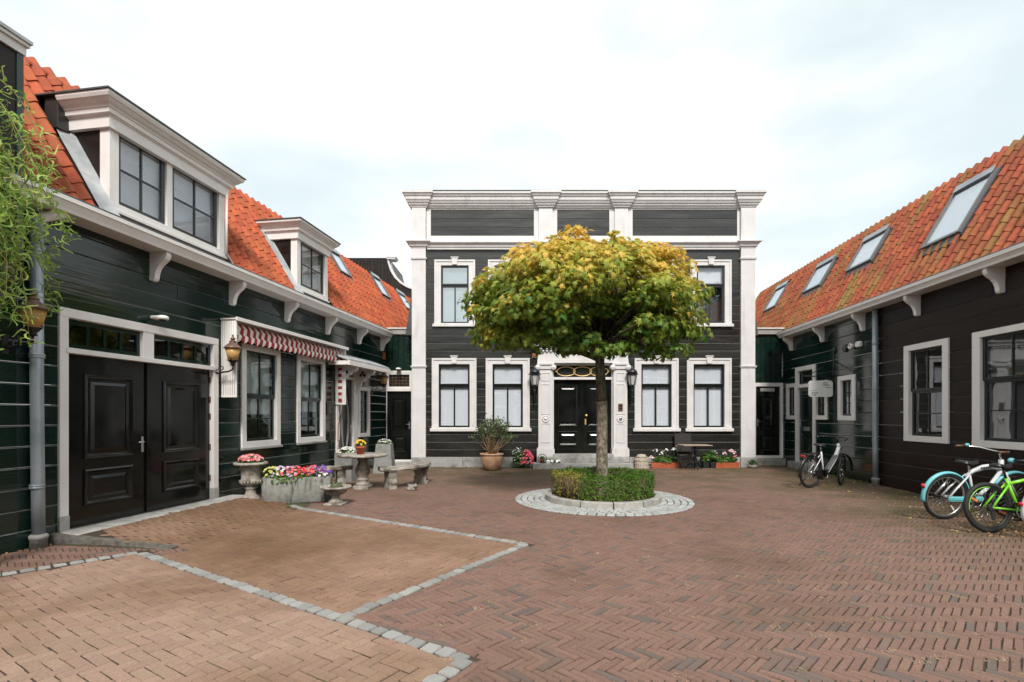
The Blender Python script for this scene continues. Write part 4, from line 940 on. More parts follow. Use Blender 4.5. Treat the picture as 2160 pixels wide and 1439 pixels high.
# ================================================================== TREE
tree = empty('maple_tree', (TREE.x, TREE.y, .1), 0, 'clipped globe maple with yellowing crown in the middle of the courtyard', 'tree')
trk = MB(); P = [(0, 0, -.05), (.0, 0, .3), (-.01, 0, .9), (.0, .01, 1.5), (-.02, 0, 1.86), (-.035, 0, 2.3), (-.06, .0, 2.8), (-.10, .02, 3.2)]
rad = [.124, .112, .106, .100, .100, .092, .085, .06]
pts = []; rr = []
for i in range(len(P) - 1):
    for k in range(5):
        t = k / 5; pts.append(tuple(P[i][j] * (1 - t) + P[i + 1][j] * t + (random.gauss(0, .002) if j < 2 else 0) for j in range(3))); rr.append((rad[i] * (1 - t) + rad[i + 1] * t) * random.uniform(.97, 1.03))
rr[18:20] = [.110, .108]
trk.tube(pts[:20], rr[:20], 16); trk.build('trunk', 'bark', tree); MB().tube(pts[19:], rr[19:], 16).build('upper_trunk', 'barkd', tree)
random.seed(21)
CC = Vector((-.47, 0, 3.62)); clumps = []
def addc(x, y, z, r, tl): clumps.append((Vector((x, y, z)), r, tl))
# leaf pads spread over a flattened, lumpy dome (local to the trunk foot)
NF = 74
for i in range(NF):
    t = (i + .5) / NF; zz = 1 - 1.55 * t; a = i * 2.39996 + random.gauss(0, .2); h = math.sqrt(max(0, 1 - zz * zz)); k = random.uniform(.80, 1.04)
    top = 1.10 + .22 * math.cos(a * 3 + 1.1) * h; x = CC.x + 1.86 * h * math.cos(a) * k; y = CC.y + 1.75 * h * math.sin(a) * k; z = CC.z + (top if zz > 0 else 1.0) * zz * k
    if zz > 0 and math.cos(a) < 0: z += .50 * h * math.cos(a) * zz
    if zz < -.3 and h < .8: z += .3
    if abs(x - .10) < .34 and y < -.45 and z < 4.1: continue       # dark cleft on the near side
    addc(x, y, z, random.uniform(.32, .54), None)
# peak at the upper left, broad right shoulder, drooping left lobes, low skirt near the trunk
addc(-.70, -.2, 4.66, .42, None); addc(-.45, .1, 4.78, .36, None); addc(.55, -.3, 4.52, .46, None); addc(1.0, -.1, 4.55, .48, None); addc(1.3, -.1, 4.42, .44, None); addc(.8, .1, 4.66, .4, None); addc(1.35, .0, 4.10, .46, None); addc(1.48, -.2, 3.72, .42, None); addc(1.40, -.5, 3.25, .34, None); addc(1.55, -.3, 3.05, .36, None); addc(1.2, -.7, 3.05, .36, None); addc(1.62, 0, 3.40, .40, None); addc(.95, -.6, 2.98, .32, None); addc(-.55, -.1, 4.96, .32, None); addc(-.85, 0, 4.85, .3, None)
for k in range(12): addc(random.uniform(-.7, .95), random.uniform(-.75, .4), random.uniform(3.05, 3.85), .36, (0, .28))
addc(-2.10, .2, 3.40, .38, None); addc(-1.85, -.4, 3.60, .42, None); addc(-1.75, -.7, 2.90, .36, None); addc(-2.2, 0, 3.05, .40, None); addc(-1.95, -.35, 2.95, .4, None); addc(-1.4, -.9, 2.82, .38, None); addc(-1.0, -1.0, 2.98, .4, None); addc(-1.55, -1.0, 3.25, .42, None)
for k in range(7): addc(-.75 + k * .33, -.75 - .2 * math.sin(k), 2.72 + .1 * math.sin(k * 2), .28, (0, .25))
lv = []
for k in range(34):      # stray sprigs poking out of the outline
    q = rdir(.2); addc(CC.x + q.x * 2.12, q.y * 2.0, CC.z + max(-.6, q.z) * (1.22 if q.x > 0 else 1.05 - .25 * abs(q.x)), random.uniform(.12, .2), None)
for c, r, tl in clumps:
    off = random.gauss(0, .10)
    d = (c - CC); d = Vector((d.x / 2.1, d.y / 2.1, d.z / 1.2)); n = int(185 * (r / .45) ** 2)
    for _ in range(n):
        q = rdir(.55); k = random.uniform(.55, 1.05); p = c + Vector((q.x * r * 1.2, q.y * r * 1.2, q.z * r * .55 - .16 * r * (q.x * q.x + q.y * q.y))) * k
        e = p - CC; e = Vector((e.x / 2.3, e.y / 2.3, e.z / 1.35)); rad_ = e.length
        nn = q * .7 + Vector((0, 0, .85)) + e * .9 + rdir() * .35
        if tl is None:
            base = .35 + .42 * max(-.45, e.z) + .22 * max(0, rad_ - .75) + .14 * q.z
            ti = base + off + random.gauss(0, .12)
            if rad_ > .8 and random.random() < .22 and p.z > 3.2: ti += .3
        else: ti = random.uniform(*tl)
        lv.append((p, nn, random.uniform(.065, .15), min(1, max(0, ti))))
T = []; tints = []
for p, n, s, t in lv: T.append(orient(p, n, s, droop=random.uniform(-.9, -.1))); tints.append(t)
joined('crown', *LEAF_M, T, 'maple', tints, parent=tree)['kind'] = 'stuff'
for i, (c, r, tl) in enumerate(clumps):
    if i % 3 and i < NF: continue
    s0 = Vector((-.04, 0, random.uniform(2.55, 3.05))); mid = s0.lerp(c, .5) + Vector((0, 0, .12)) + rdir() * .08
    MB().tube([tuple(s0), tuple(s0.lerp(mid, .5) + rdir() * .03), tuple(mid), tuple(mid.lerp(c, .6)), tuple(c)], [.036, .03, .024, .016, .008], 6).build('branch', 'barkd', tree)
# hedge ring
random.seed(31)
hedge = empty('box_hedge', (TREE.x, TREE.y, .09), 0, 'low clipped green ring hedge around the tree trunk, browned on the left', 'hedge')
hp = []; hs = MB()
for _ in range(15000):
    a = random.uniform(0, 2 * math.pi); face = random.random()
    if face < .42: rr_ = .94 + random.gauss(0, .018); z = random.uniform(.03, .42); n = Vector((math.cos(a), math.sin(a), .35))
    elif face < .80: rr_ = random.uniform(.56, .95); z = .42 + random.gauss(0, .016); n = Vector((0, 0, 1))
    else: rr_ = .56 + random.gauss(0, .02); z = random.uniform(.1, .42); n = Vector((-math.cos(a), -math.sin(a), .3))
    lump = .02 * math.sin(a * 9) + .015 * math.sin(a * 17 + 2); rr_ += lump; z += lump * .7
    dl = abs((a - math.pi * 1.12 + math.pi) % (2 * math.pi) - math.pi)     # browned sector
    low = max(0, .3 - z)
    ti = random.uniform(.0, .42) + low * 1.1 * random.random()
    if dl < .55:
        if z < .36 and random.random() < .8: continue
        ti = random.uniform(.6, 1)
    hp.append(((rr_ * math.cos(a), rr_ * math.sin(a), z), n + rdir() * .8, random.uniform(.022, .036), min(1, ti)))
foliage('foliage', hedge, LEAF_R, hp, 'box')['kind'] = 'stuff'
for _ in range(420):
    a = random.uniform(0, 2 * math.pi) if random.random() < .45 else math.pi * 1.12 + random.uniform(-.6, .6); r0 = random.uniform(.62, .86); x, y = r0 * math.cos(a), r0 * math.sin(a); k = random.uniform(.9, 1.08)
    hs.tube([(x, y, 0), (x * k + random.gauss(0, .02), y * k + random.gauss(0, .02), .22), (x * k * 1.02 + random.gauss(0, .03), y * k * 1.02 + random.gauss(0, .03), .42)], [.005, .004, .002], 3)
hs.build('stems', 'twig', hedge, recalc=False)['kind'] = 'stuff'

# ================================================================== WILLOW AT THE LEFT EDGE
random.seed(41)
wil = empty('corkscrew_willow', (-5.60, 4.95, 0), 0, 'curly green willow hanging in at the left edge before the drainpipe', 'tree')
MB().tube([(0, 0, 0), (.03, -.02, 1.2), (-.02, 0, 2.6), (.05, .03, 3.9), (.02, .0, 4.6), (.06, .03, 5.05)], [.11, .10, .085, .07, .05, .02], 12).build('trunk', 'bark', wil)
wl = []; wb = MB()
for k in range(88):
    z0 = random.uniform(2.9, 5.0); reach = random.uniform(.25, 1.0) * (1.0 if z0 > 3.7 else .5); ang = random.uniform(-1.3, 1.35); drop = random.uniform(.5, 1.5)
    if k < 62: ang = random.uniform(-.6, .9)
    pts = []; ph = random.uniform(0, 6)
    for i in range(13):
        t = i / 12; r = reach * (1 - (1 - t) ** 2); z = z0 + .25 * math.sin(math.pi * min(1, t * 1.6)) - drop * t * t
        pts.append((r * math.cos(ang) + .045 * math.sin(9 * t + ph) * t, r * math.sin(ang) + .045 * math.cos(10 * t + ph) * t, z + .02 * math.sin(14 * t + ph)))
    if pts[-1][2] < 3.15 and pts[-1][0] > .62: continue
    wb.tube(pts, [.012 - .0105 * i / 12 for i in range(13)], 4)
    for i in range(3, 13):
        for q in range(5 if i < 11 else 8):
            p = Vector(pts[i - 1]).lerp(Vector(pts[i]), random.random())
            if p.z < 3.15 and p.x > .62: continue
            wl.append((tuple(p), rdir(.1), random.uniform(.09, .17), random.random()))
wb.build('branches', 'twigw', wil, recalc=False)['kind'] = 'stuff'
CURL = []
n = 5
for i in range(n + 1):
    t = i / n; wdt = .075 * math.sin(math.pi * min(1, t * .92 + .08)) + .004; cx, cz = .30 * math.sin(5.0 * t), -.28 * (1 - math.cos(4.2 * t)) * .6
    CURL += [(cx - wdt, t * .9, cz), (cx + wdt, t * .9, cz + .03)]
foliage('leaves', wil, (CURL, [(2 * i, 2 * i + 1, 2 * i + 3, 2 * i + 2) for i in range(n)]), wl, 'willow')['kind'] = 'stuff'

# ================================================================== LAMPS, FITTINGS
def coach_lamp(x, z, off, label):
    p = FL.w(x, 0, 0); o = empty('wall_lantern', p, FL.a, label, 'lamp', 'copper lanterns on the left house')
    y = -off
    a = MB(); a.cbox(-.035, .035, -.03, .0, z - .30, z - .06, .006)
    a.tube([(0, -.02, z - .2), (0, -.10, z - .23), (0, -.2, z - .21), (0, y * .8, z - .2), (0, y, z - .16), (0, y, z - .08)], [.016, .018, .016, .015, .015, .014], 8)
    for s, c in ((1, -.1), (-1, -.17)):
        a.tube([(0, c + .055 * (1 - t * .75) * math.cos(s * 7 * t), z - .17 + s * -.04 + .055 * (1 - t * .75) * math.sin(s * 7 * t)) for t in [i / 14 for i in range(15)]], .009, 6)
    a.build('arm', 'iron', o)
    h = MB(); h.lathe([(.02, -.10), (.045, -.085), (.03, -.06), (.05, -.045), (.075, -.01), (.08, 0), (.07, .004)], 16, (0, y, z))
    for k in range(4): q = k * math.pi / 2 + .4; h.tube([(.07 * math.cos(q), y + .07 * math.sin(q), z - .02), (.10 * math.cos(q), y + .10 * math.sin(q), z), (.085 * math.cos(q), y + .085 * math.sin(q), z + .03)], .006, 5)
    h.build('holder', 'iron', o)
    MB().lathe([(.078, .002), (.128, .21), (.125, .21), (.074, .004)], 24, (0, y, z)).build('lamp_glass', 'amber', o)
    MB().lathe([(.15, .205), (.152, .222), (.11, .262), (.07, .30), (.05, .315), (.062, .325), (.062, .335), (.03, .36)], 24, (0, y, z)).build('lamp_cap', 'copper', o)
    MB().lathe([(.028, .358), (.04, .375), (.045, .39), (.02, .41), (.012, .43), (.018, .44), (.006, .46), (0, .48)], 12, (0, y, z)).build('finial', 'copper', o)
coach_lamp(6.04, 2.62, .40, 'amber glass coach lantern on curled iron arm beside the drainpipe by the willow')
coach_lamp(9.34, 2.60, .40, 'amber glass coach lantern in front of the white awning cheek')
coach_lamp(15.98, 2.58, .40, 'amber glass coach lantern beside the small canopy near the side passage')
def hex_lamp(x, label):
    o = empty('wall_lantern', (x, 16.12, 0), 0, label, 'lamp', 'black lanterns beside the entrance'); y, z = -.27, 2.56
    a = MB(); a.cbox(-.04, .04, -.045, -.026, 2.06, 2.36, .008)
    a.tube([(0, -.04, 2.2), (0, -.12, 2.12), (0, -.2, 2.16), (0, -.22, 2.26), (0, -.27, 2.34), (0, -.27, 2.46)], [.016, .02, .018, .016, .014, .014], 8)
    a.tube([(0, -.14 + .05 * (1 - t * .7) * math.cos(7 * t), 2.24 + .05 * (1 - t * .7) * math.sin(7 * t)) for t in [i / 14 for i in range(15)]], .01, 6); a.build('arm', 'iron', o)
    MB().lathe([(.015, -.13), (.03, -.10), (.02, -.07), (.05, -.04), (.075, -.01), (.085, 0)], 12, (0, y, z)).build('holder', 'iron', o)
    MB().lathe([(.078, .0), (.118, .27), (.115, .27), (.074, .003)], 6, (0, y, z), False).build('lamp_glass', 'frost', o)
    f = MB()
    for k in range(6): q = 2 * math.pi * k / 6; f.tube([(.083 * math.cos(q), y + .083 * math.sin(q), z), (.124 * math.cos(q), y + .124 * math.sin(q), z + .275)], .008, 5)
    f.lathe([(.118, .262), (.135, .27), (.16, .28), (.165, .30), (.13, .31)], 6, (0, y, z), False)
    f.build('lamp_frame', 'iron', o)
    MB().lathe([(.135, .305), (.13, .36), (.10, .41), (.055, .44), (.03, .45), (.035, .47), (.012, .49), (0, .53)], 18, (0, y, z)).build('lamp_cap', 'iron', o)
    o.scale = (1.2, 1.2, 1.12); o.location.z = -.30
hex_lamp(.70, 'black lantern left of the main entrance'); hex_lamp(3.705, 'black lantern right of the main entrance')
def dome_cam(fr, x, z, label):
    o = empty('security_camera', fr.w(x, -.026, z), fr.a, label, 'camera', 'white dome cameras'); m = MB(); m.cbox(-.07, .07, -.16, 0, .02, .07, .015).lathe([(.075, 0), (.085, .02), (.08, .05), (.05, .065), (0, .07)], 18, (0, -.17, .01)); m.build('housing', 'plastic', o)
    MB().ball((0, -.17, .008), .055, .055, .05).build('dome', 'plasticd', o)
dome_cam(FL, 8.05, 3.08, 'white dome camera on planks above the black garage gate'); dome_cam(FCL, -3.72, 3.11, 'white dome camera above the leaded window of the passage door')
# awning
aw = empty('awning', FL.w(9.5, 0, 0), FL.a, 'rolled red and white striped awning between white cheek boards over two windows', 'awning')
def cheek(x, z0, z1, d):
    m = MB(); m.cbox(x - .018, x + .018, -d, -.03, z0, z1, .008); c = m.build('cheek_board', 'white', aw); g2 = MB()
    for k in range(7): y = -d + .03 + k * (d - .07) / 6; g2.tube([(x - .019, y, z0 + .05), (x - .019, y, z1 - .02)], .006, 4)
    g2.build('groove_bead', 'white', c)
cheek(.02, 1.94, 3.36, .34); cheek(4.20, 1.90, 3.34, .32)
MB().cbox(-.02, 4.26, -.36, -.03, 3.362, 3.39).cbox(-.02, 4.26, -.375, -.345, 3.34, 3.41).build('cover_board', 'white', aw)
def stripes(name, x0, x1, z0, z1, y, n, sc=.05, wave=.0):
    m = MB()
    for i in range(n):
        xa, xb = x0 + (x1 - x0) * i / n, x0 + (x1 - x0) * (i + 1) / n; k = 4
        for j in range(k):
            a, b = xa + (xb - xa) * j / k, xa + (xb - xa) * (j + 1) / k
            def pt(x, z): return (x, y + wave * math.sin(x * 14) + random.gauss(0, .002), z)
            def lo(x): t = ((x - x0) / ((x1 - x0) / (n / 2.))) % 1; return z0 - sc * math.sin(math.pi * t)
            zs = [z1, (z0 + z1) / 2, None]
            m.add([(a, y + .05, z1), (b, y + .05, z1), (b, y - .02, (z0 + z1) / 2), (a, y - .02, (z0 + z1) / 2), (a, y + wave * math.sin(a * 9), lo(a)), (b, y + wave * math.sin(b * 9), lo(b))], [(0, 1, 2, 3), (3, 2, 5, 4)], True, i % 2)
    return m.build(name, ['red', 'cream'], aw, recalc=False)
stripes('fabric_roll', .06, 4.16, 3.14, 3.33, -.24, 46, .012, .012); stripes('valance', .06, 4.16, 3.02, 3.16, -.265, 46, .045, .012)
for x, z0, z1, d, n in ((.06, 2.0, 3.3, .30, 12), (4.15, 1.98, 3.2, .24, 15)):
    m = MB()
    for k in range(n):
        a, b = z0 + (z1 - z0) * k / n, z0 + (z1 - z0) * (k + 1) / n; wv = lambda z: .015 * math.sin(z * 11)
        dd_ = d * (.45 + .55 * (k + 1) / n) if x < 1 else d
        m.add([(x + wv(a), -dd_ * .98, a), (x + wv(a) + .01, -dd_ * .55, a), (x + wv(b) + .01, -dd_ * .55, b), (x + wv(b), -dd_ * .98, b), (x + .02, -.12, a), (x + .02, -.12, b)], [(0, 1, 2, 3), (1, 4, 5, 2)], True, k % 2)
    m.build('side_fabric', ['red', 'cream'], aw, recalc=False)
pc = FL.w(13.68, 0, 0); rp = MB(); rp.tube([(0, -.20, 1.95), (.01, -.19, 1.72), (-.02, -.12, 1.5)], .007, 6)
for k in range(3): rp.tube([(-.02 + .035 * (1 + .2 * k) * math.sin(t), -.12 - .01 * k, 1.22 + .27 * math.cos(t)) for t in [2 * math.pi * i / 20 for i in range(20)]], .009, 6, True)
rp.tube([(-.02, -.11, 1.0), (-.01, -.10, .75), (.01, -.10, .55)], .012, 6)
rp.build('cord', 'rope', aw, (4.18, 0, 0))
def plaque(fr, x, z, w, h, mk, label, name, cat, y=-.03, th=.02, extra=None):
    m = MB(); m.cbox(-w / 2, w / 2, -th, 0, -h / 2, h / 2, .004); o = m.build(name, mk, None, fr.w(x, y, z), (0, 0, fr.a)); tag(o, label, cat); return o
pq_ = plaque(FL, 13.36, 1.80, .26, .34, 'iron', 'dark framed plaque on planks left of the leaf-patterned door', 'wall_plaque', 'plaque')
MB().prism([(-.07, -.12), (.07, -.12), (.05, -.02), (.02, .05), (0, .12), (-.02, .05), (-.05, -.02)], 'y', -.03, -.0205).build('relief', 'copper', pq_)
plaque(FL, 16.83, 3.55, .22, .22, mat('orange_plaque', (.38, .14, .06), .7, (.28, .09, .04), 20.), 'small orange plaque high on the planks by the passage corner', 'wall_plaque', 'plaque')
ic = plaque(FF, 3.37, 1.88, .14, .22, 'copper', 'brass intercom on the right entrance column', 'intercom', 'intercom', y=-.214)
MB().box(-.045, .045, -.024, -.0205, .01, .07).box(-.045, .045, -.024, -.0205, -.07, -.02).build('grille', 'iron', ic)
bl = MB().lathe([(.045, 0), (.045, .012), (.03, .016)], 16); bl.shift(0, Matrix.Rotation(R_(90), 4, 'X')); blo = bl.build('doorbell', 'chrome', None, (3.372, 16.12 - .236, 1.52)); tag(blo, 'round doorbell in the medallion of the right entrance column', 'doorbell')
bb = MB().lathe([(.02, 0), (.02, .008), (0, .01)], 10); bb.shift(0, Matrix.Rotation(R_(90), 4, 'X')); bb.build('button', 'iron', blo, (0, -.017, 0))
al = MB(); al.cbox(-.06, .06, -.02, 0, -.07, .07); alo = al.build('alarm_light', 'plastic', None, (.70, 16.12 - .03, 3.50)); tag(alo, 'round orange alarm light on planks beside the entrance cornice', 'alarm light')
lz = MB().lathe([(.055, 0), (.055, .05), (.035, .075), (0, .08)], 14); lz.shift(0, Matrix.Translation((0, -.02, 0)) @ Matrix.Rotation(R_(90), 4, 'X')); lz.build('lens', mat('orange_lens', (.75, .12, .02), .3), alo)
for x, z, r, lab in ((4.18, 3.35, .10, 'dark round vent cap on planks above the small right window'), (3.64, 3.36, .085, 'small dark round vent on planks above the hanging sign')):
    v = MB().lathe([(r, 0), (r, .03), (r * .8, .045), (r * .3, .05)], 18); v.shift(0, Matrix.Rotation(R_(90), 4, 'X')); tag(v.build('vent_cap', 'green', None, FR.w(x, -.026, z), (0, 0, FR.a)), lab, 'vent')
v = MB().cbox(-.09, .09, -.10, 0, -.07, .07, .02); tag(v.build('flue_box', 'plastic', None, FR.w(4.82, -.026, 3.37), (0, 0, FR.a)), 'square cream flue box on planks near the right drainpipe', 'vent')
v = MB().lathe([(.07, 0), (.075, .10), (.055, .12), (.05, .06)], 16); v.shift(0, Matrix.Rotation(R_(90), 4, 'X')); tag(v.build('flue_pipe', 'plastic', None, FR.w(4.52, -.026, 3.36), (0, 0, FR.a)), 'round cream flue pipe beside the square flue box', 'vent')
# hanging sign
sg = empty('hanging_sign', FR.w(3.60, 0, 0), FR.a, 'white notched hanging sign with number 12a on black iron bracket', 'sign')
MB().tube([(0, -.03, 3.45), (0, -.03, 2.3)], .016, 8).tube([(0, -.03, 2.68), (0, -.76, 2.68)], .016, 8).tube([(0, -.03, 3.10), (0, -.70, 2.69)], .012, 8).ball((0, -.77, 2.68), .025).tube([(0, -.14, 2.68), (0, -.14, 2.53)], .012, 6).tube([(0, -.60, 2.68), (0, -.60, 2.53)], .012, 6).build('bracket', 'iron', sg)
c = .05; z0, z1, y0, y1 = 2.12, 2.56, -.68, -.06
bdp = [(y0 + c, z0), (y1 - c, z0), (y1, z0 + c), (y1, z1 - c), (y1 - c, z1), (y0 + c, z1), (y0, z1 - c), (y0, z0 + c)]
sb = MB().prism(bdp, 'x', -.02, .02).build('sign_board', 'plastic', sg)
def text(body, size, loc, rot, parent, mk, name='lettering', bold=0.):
    cu = bpy.data.curves.new(name, 'FONT'); cu.body = body; cu.size = size; cu.extrude = .001; cu.offset = bold; cu.resolution_u = 3
    tmp = bpy.data.objects.new(name, cu); COL.objects.link(tmp); dg = bpy.context.evaluated_depsgraph_get(); me = bpy.data.meshes.new_from_object(tmp.evaluated_get(dg)); bpy.data.objects.remove(tmp)
    me.materials.clear(); me.materials.append(M[mk]); o = inst(name, me, parent, loc, rot); return o
M['ink'] = mat('grey_ink', (.06, .065, .07), .6); M['ink2'] = mat('pale_grey_ink', (.28, .33, .34), .6)
# board's camera side is local +x (the far house end is -x): letters read towards +x
rot = (R_(90), 0, R_(90))
for tx, sz, y, z, mk in (('12', .125, -.625, 2.16, 'ink'), ('a', .07, -.485, 2.21, 'ink'), ('CIMER', .062, -.33, 2.42, 'ink2')): text(tx, sz, (.0215, y, z), rot, sb, mk, bold=.002)
MB().box(.0202, .0215, -.625, -.48, 2.290, 2.302).box(.0202, .0215, -.25, -.10, 2.365, 2.385).build('fine_print', 'ink2', sb)
MB().prism([(-.26 + .07 * math.cos(a), 2.487 + .03 * math.sin(a)) for a in [math.pi * i / 10 for i in range(11)]], 'x', .0202, .0215).build('printed_arc', mat('teal_print', (.25, .36, .34), .6), sb)

# ================================================================== STONE FURNITURE AND PLANTERS
def thing(name, loc, rz, label, cat, group=None): return empty(name, (loc[0], loc[1], loc[2] if len(loc) > 2 else 0), rz, label, cat, group)
def fol(parent, c, r, n, size, mk='herb', tl=(0, 1), shape=None, name='foliage'):
    o = foliage(name, parent, shape or LEAF_R, clump(c, r, n, size, tl=tl), mk); o['kind'] = 'stuff'; return o
def flo(parent, c, r, n, size, col, name='flowers'):
    o = foliage(name, parent, FLOWER, blooms(c, r, n, size * .82), 'p_' + col); o['kind'] = 'stuff'; return o
random.seed(61)
u = thing('stone_urn', (-4.87, 9.55), .2, 'tall weathered stone urn with pink flowers beside the black gate', 'urn')
MB().cbox(-.20, .20, -.20, .20, -.005, .05, .01).lathe([(.17, .05), (.155, .08), (.09, .17), (.085, .24), (.11, .26), (.11, .28), (.08, .30), (.17, .35), (.19, .40), (.185, .42), (.16, .43), (.165, .52), (.185, .66), (.19, .68), (.29, .70), (.30, .72), (.28, .745), (.24, .745), (.22, .70), (0, .69)], 24).build('urn_body', 'oldstone', u)
for k in range(20):
    a = 2 * math.pi * k / 20; MB().tube([(.13 * math.cos(a), .13 * math.sin(a), .325), (.178 * math.cos(a), .178 * math.sin(a), .36), (.192 * math.cos(a), .192 * math.sin(a), .41)], .013, 5).build('gadroon', 'oldstone', u)
fol(u, (0, 0, .76), (.2, .2, .06), 260, .09); flo(u, (0, 0, .79), (.2, .2, .09), 75, .075, 'pinkw'); flo(u, (0, 0, .80), (.17, .17, .09), 30, .06, 'pink')
t = thing('stone_trough', (-4.02, 9.62), .30, 'rounded grey stone trough overflowing with purple, red and yellow pansies', 'planter')
tm = MB(); n = 40; vs = []; fs = []
def rrect(hx, hy, r, k):
    out = []
    for q, (sx, sy) in enumerate(((1, 1), (-1, 1), (-1, -1), (1, -1))):
        for i in range(k): a = math.pi / 2 * (q + i / (k - 1)); out.append((sx * (hx - r) + r * math.cos(a), sy * (hy - r) + r * math.sin(a)))
    return out
lay_ = [(.575, .27, .0), (.60, .285, .03), (.605, .29, .46), (.595, .28, .475), (.53, .215, .475), (.52, .21, .40)]
for hx, hy, z in lay_: vs += [(x, y, z) for x, y in rrect(hx, hy, .12, 6)]
for k in range(len(lay_) - 1):
    for i in range(24): fs.append((k * 24 + i, k * 24 + (i + 1) % 24, k * 24 + 24 + (i + 1) % 24, k * 24 + 24 + i))
fs += [tuple(range(24))[::-1], tuple(5 * 24 + i for i in range(24))]; tm.add(vs, fs, True); tm.build('trough_body', 'trough', t)
fol(t, (0, 0, .47), (.58, .24, .12), 800, .075, tl=(.2, 1)); fol(t, (-.1, -.22, .44), (.55, .1, .08), 220, .06, tl=(.4, 1))
for x, col, n_ in ((-.45, 'lime', 34), (-.3, 'lilac', 30), (-.12, 'lilac', 22), (.0, 'pink', 24), (.12, 'red', 34), (.28, 'pink', 20), (.42, 'purple', 36), (.30, 'purple', 14), (-.2, 'magenta', 10), (.38, 'white', 12)):
    flo(t, (x, -.05 if col != 'white' else -.2, .5), (.17, .22, .16 if col != 'white' else .04), n_, .07, col)
b = thing('stone_bowl', (-3.20, 9.30), 0, 'small low footed stone bowl with succulents beside the trough', 'urn')
MB().cbox(-.17, .17, -.17, .17, -.005, .035, .01).lathe([(.15, .035), (.10, .08), (.06, .13), (.075, .15), (.06, .16), (.16, .20), (.20, .24), (.19, .26), (.26, .29), (.285, .31), (.27, .335), (.23, .33), (.19, .29), (0, .28)], 24).build('bowl_body', 'oldstone', b)
MB().lathe([(0, .30), (.2, .295)], 18).build('soil', 'soil', b)
fol(b, (0, 0, .33), (.14, .14, .08), 190, .07, 'olive', (.3, 1), LEAF_N)
def bench(loc, rz, label, a0, a1, R=.75):
    o = thing('stone_bench', loc, rz, label, 'bench', 'curved stone benches around the table'); m = MB(); w = .20; n = 14; vs = []; fs = []
    rows = [(R - w, .40), (R - w - .015, .43), (R - w, .475), (R + w, .475), (R + w + .015, .43), (R + w, .40)]
    for i in range(n + 1):
        a = a0 + (a1 - a0) * i / n; vs += [((r_ + random.gauss(0, .006)) * math.cos(a), (r_ + random.gauss(0, .006)) * math.sin(a), z_ + random.gauss(0, .003)) for r_, z_ in rows]
    for i in range(n):
        for k in range(6): fs.append((i * 6 + k, i * 6 + (k + 1) % 6, i * 6 + 6 + (k + 1) % 6, i * 6 + 6 + k))
    fs += [tuple(range(6)), tuple(n * 6 + k for k in range(6))]; m.add(vs, fs).build('seat', 'oldstone', o)
    for t in (.16, .84):
        a = a0 + (a1 - a0) * t; l = MB(); b0 = 0
        l.prism([(-.17, 0), (.17, 0), (.17, .05), (.14, .07), (.155, .14), (.12, .22), (.15, .30), (.17, .37), (.17, .399), (-.17, .399), (-.17, .37), (-.15, .30), (-.12, .22), (-.155, .14), (-.14, .07), (-.17, .05)], 'y', -.09, .09)
        for s in (-1, 1): l.lathe([(.07, 0), (.07, .02), (.045, .035), (.05, .02), (.02, .03), (0, .03)], 12); bq = len(l.v) - 72; l.shift(bq, Matrix.Translation((.0, s * .088, .25)) @ Matrix.Rotation(R_(90 * s), 4, 'X'))
        l.shift(b0, Matrix.Translation((R * math.cos(a), R * math.sin(a), 0)) @ Matrix.Rotation(a, 4, 'Z')); l.build('leg', 'oldstone', o)
TBL = (-3.28, 11.25)
bench((-3.35, 10.55, 0), 0, 'curved weathered stone bench behind the flower trough', R_(104), R_(188), 1.12)
bench((-3.35, 12.3, 0), 0, 'curved weathered stone bench right of the stone table', R_(-68), R_(8), 1.18)
t = thing('stone_table', TBL, 0, 'round stone table on baluster pedestal between the two curved benches', 'table')
MB().lathe([(0, .71), (.50, .71), (.535, .725), (.54, .75), (.52, .77), (0, .775)], 30).build('table_top', 'oldstone', t)
MB().cbox(-.17, .17, -.17, .17, -.005, .09, .012).lathe([(.155, .09), (.15, .13), (.10, .18), (.13, .20), (.135, .24), (.09, .26), (.13, .30), (.165, .38), (.15, .47), (.105, .56), (.095, .62), (.12, .64), (.12, .66), (.10, .67), (.17, .709)], 20).build('pedestal', 'oldstone', t)
ro = MB().ball((0, 0, .06), .11, .07, .075, 10, 7)
for i in range(len(ro.v)): x, y, z = ro.v[i]; ro.v[i] = (x + random.gauss(0, .02), y + random.gauss(0, .02), max(0, z + random.gauss(0, .022)))
tag(ro.build('boulder', 'oldstone', None, (-2.16, 11.05, 0)), 'small pale rough rock under the bench right of the stone table', 'rock')
p = thing('flower_pot', (TBL[0] - .02, TBL[1] - .1, .776), 0, 'terracotta pot with yellow pansies on the stone table', 'flower pot')
MB().lathe([(.075, 0), (.10, .13), (.115, .13), (.118, .17), (.10, .17), (.09, .15), (0, .15)], 18).build('pot', 'terracotta', p)
fol(p, (0, 0, .2), (.1, .1, .06), 80, .06); flo(p, (0, 0, .2), (.11, .11, .10), 26, .07, 'yellow')
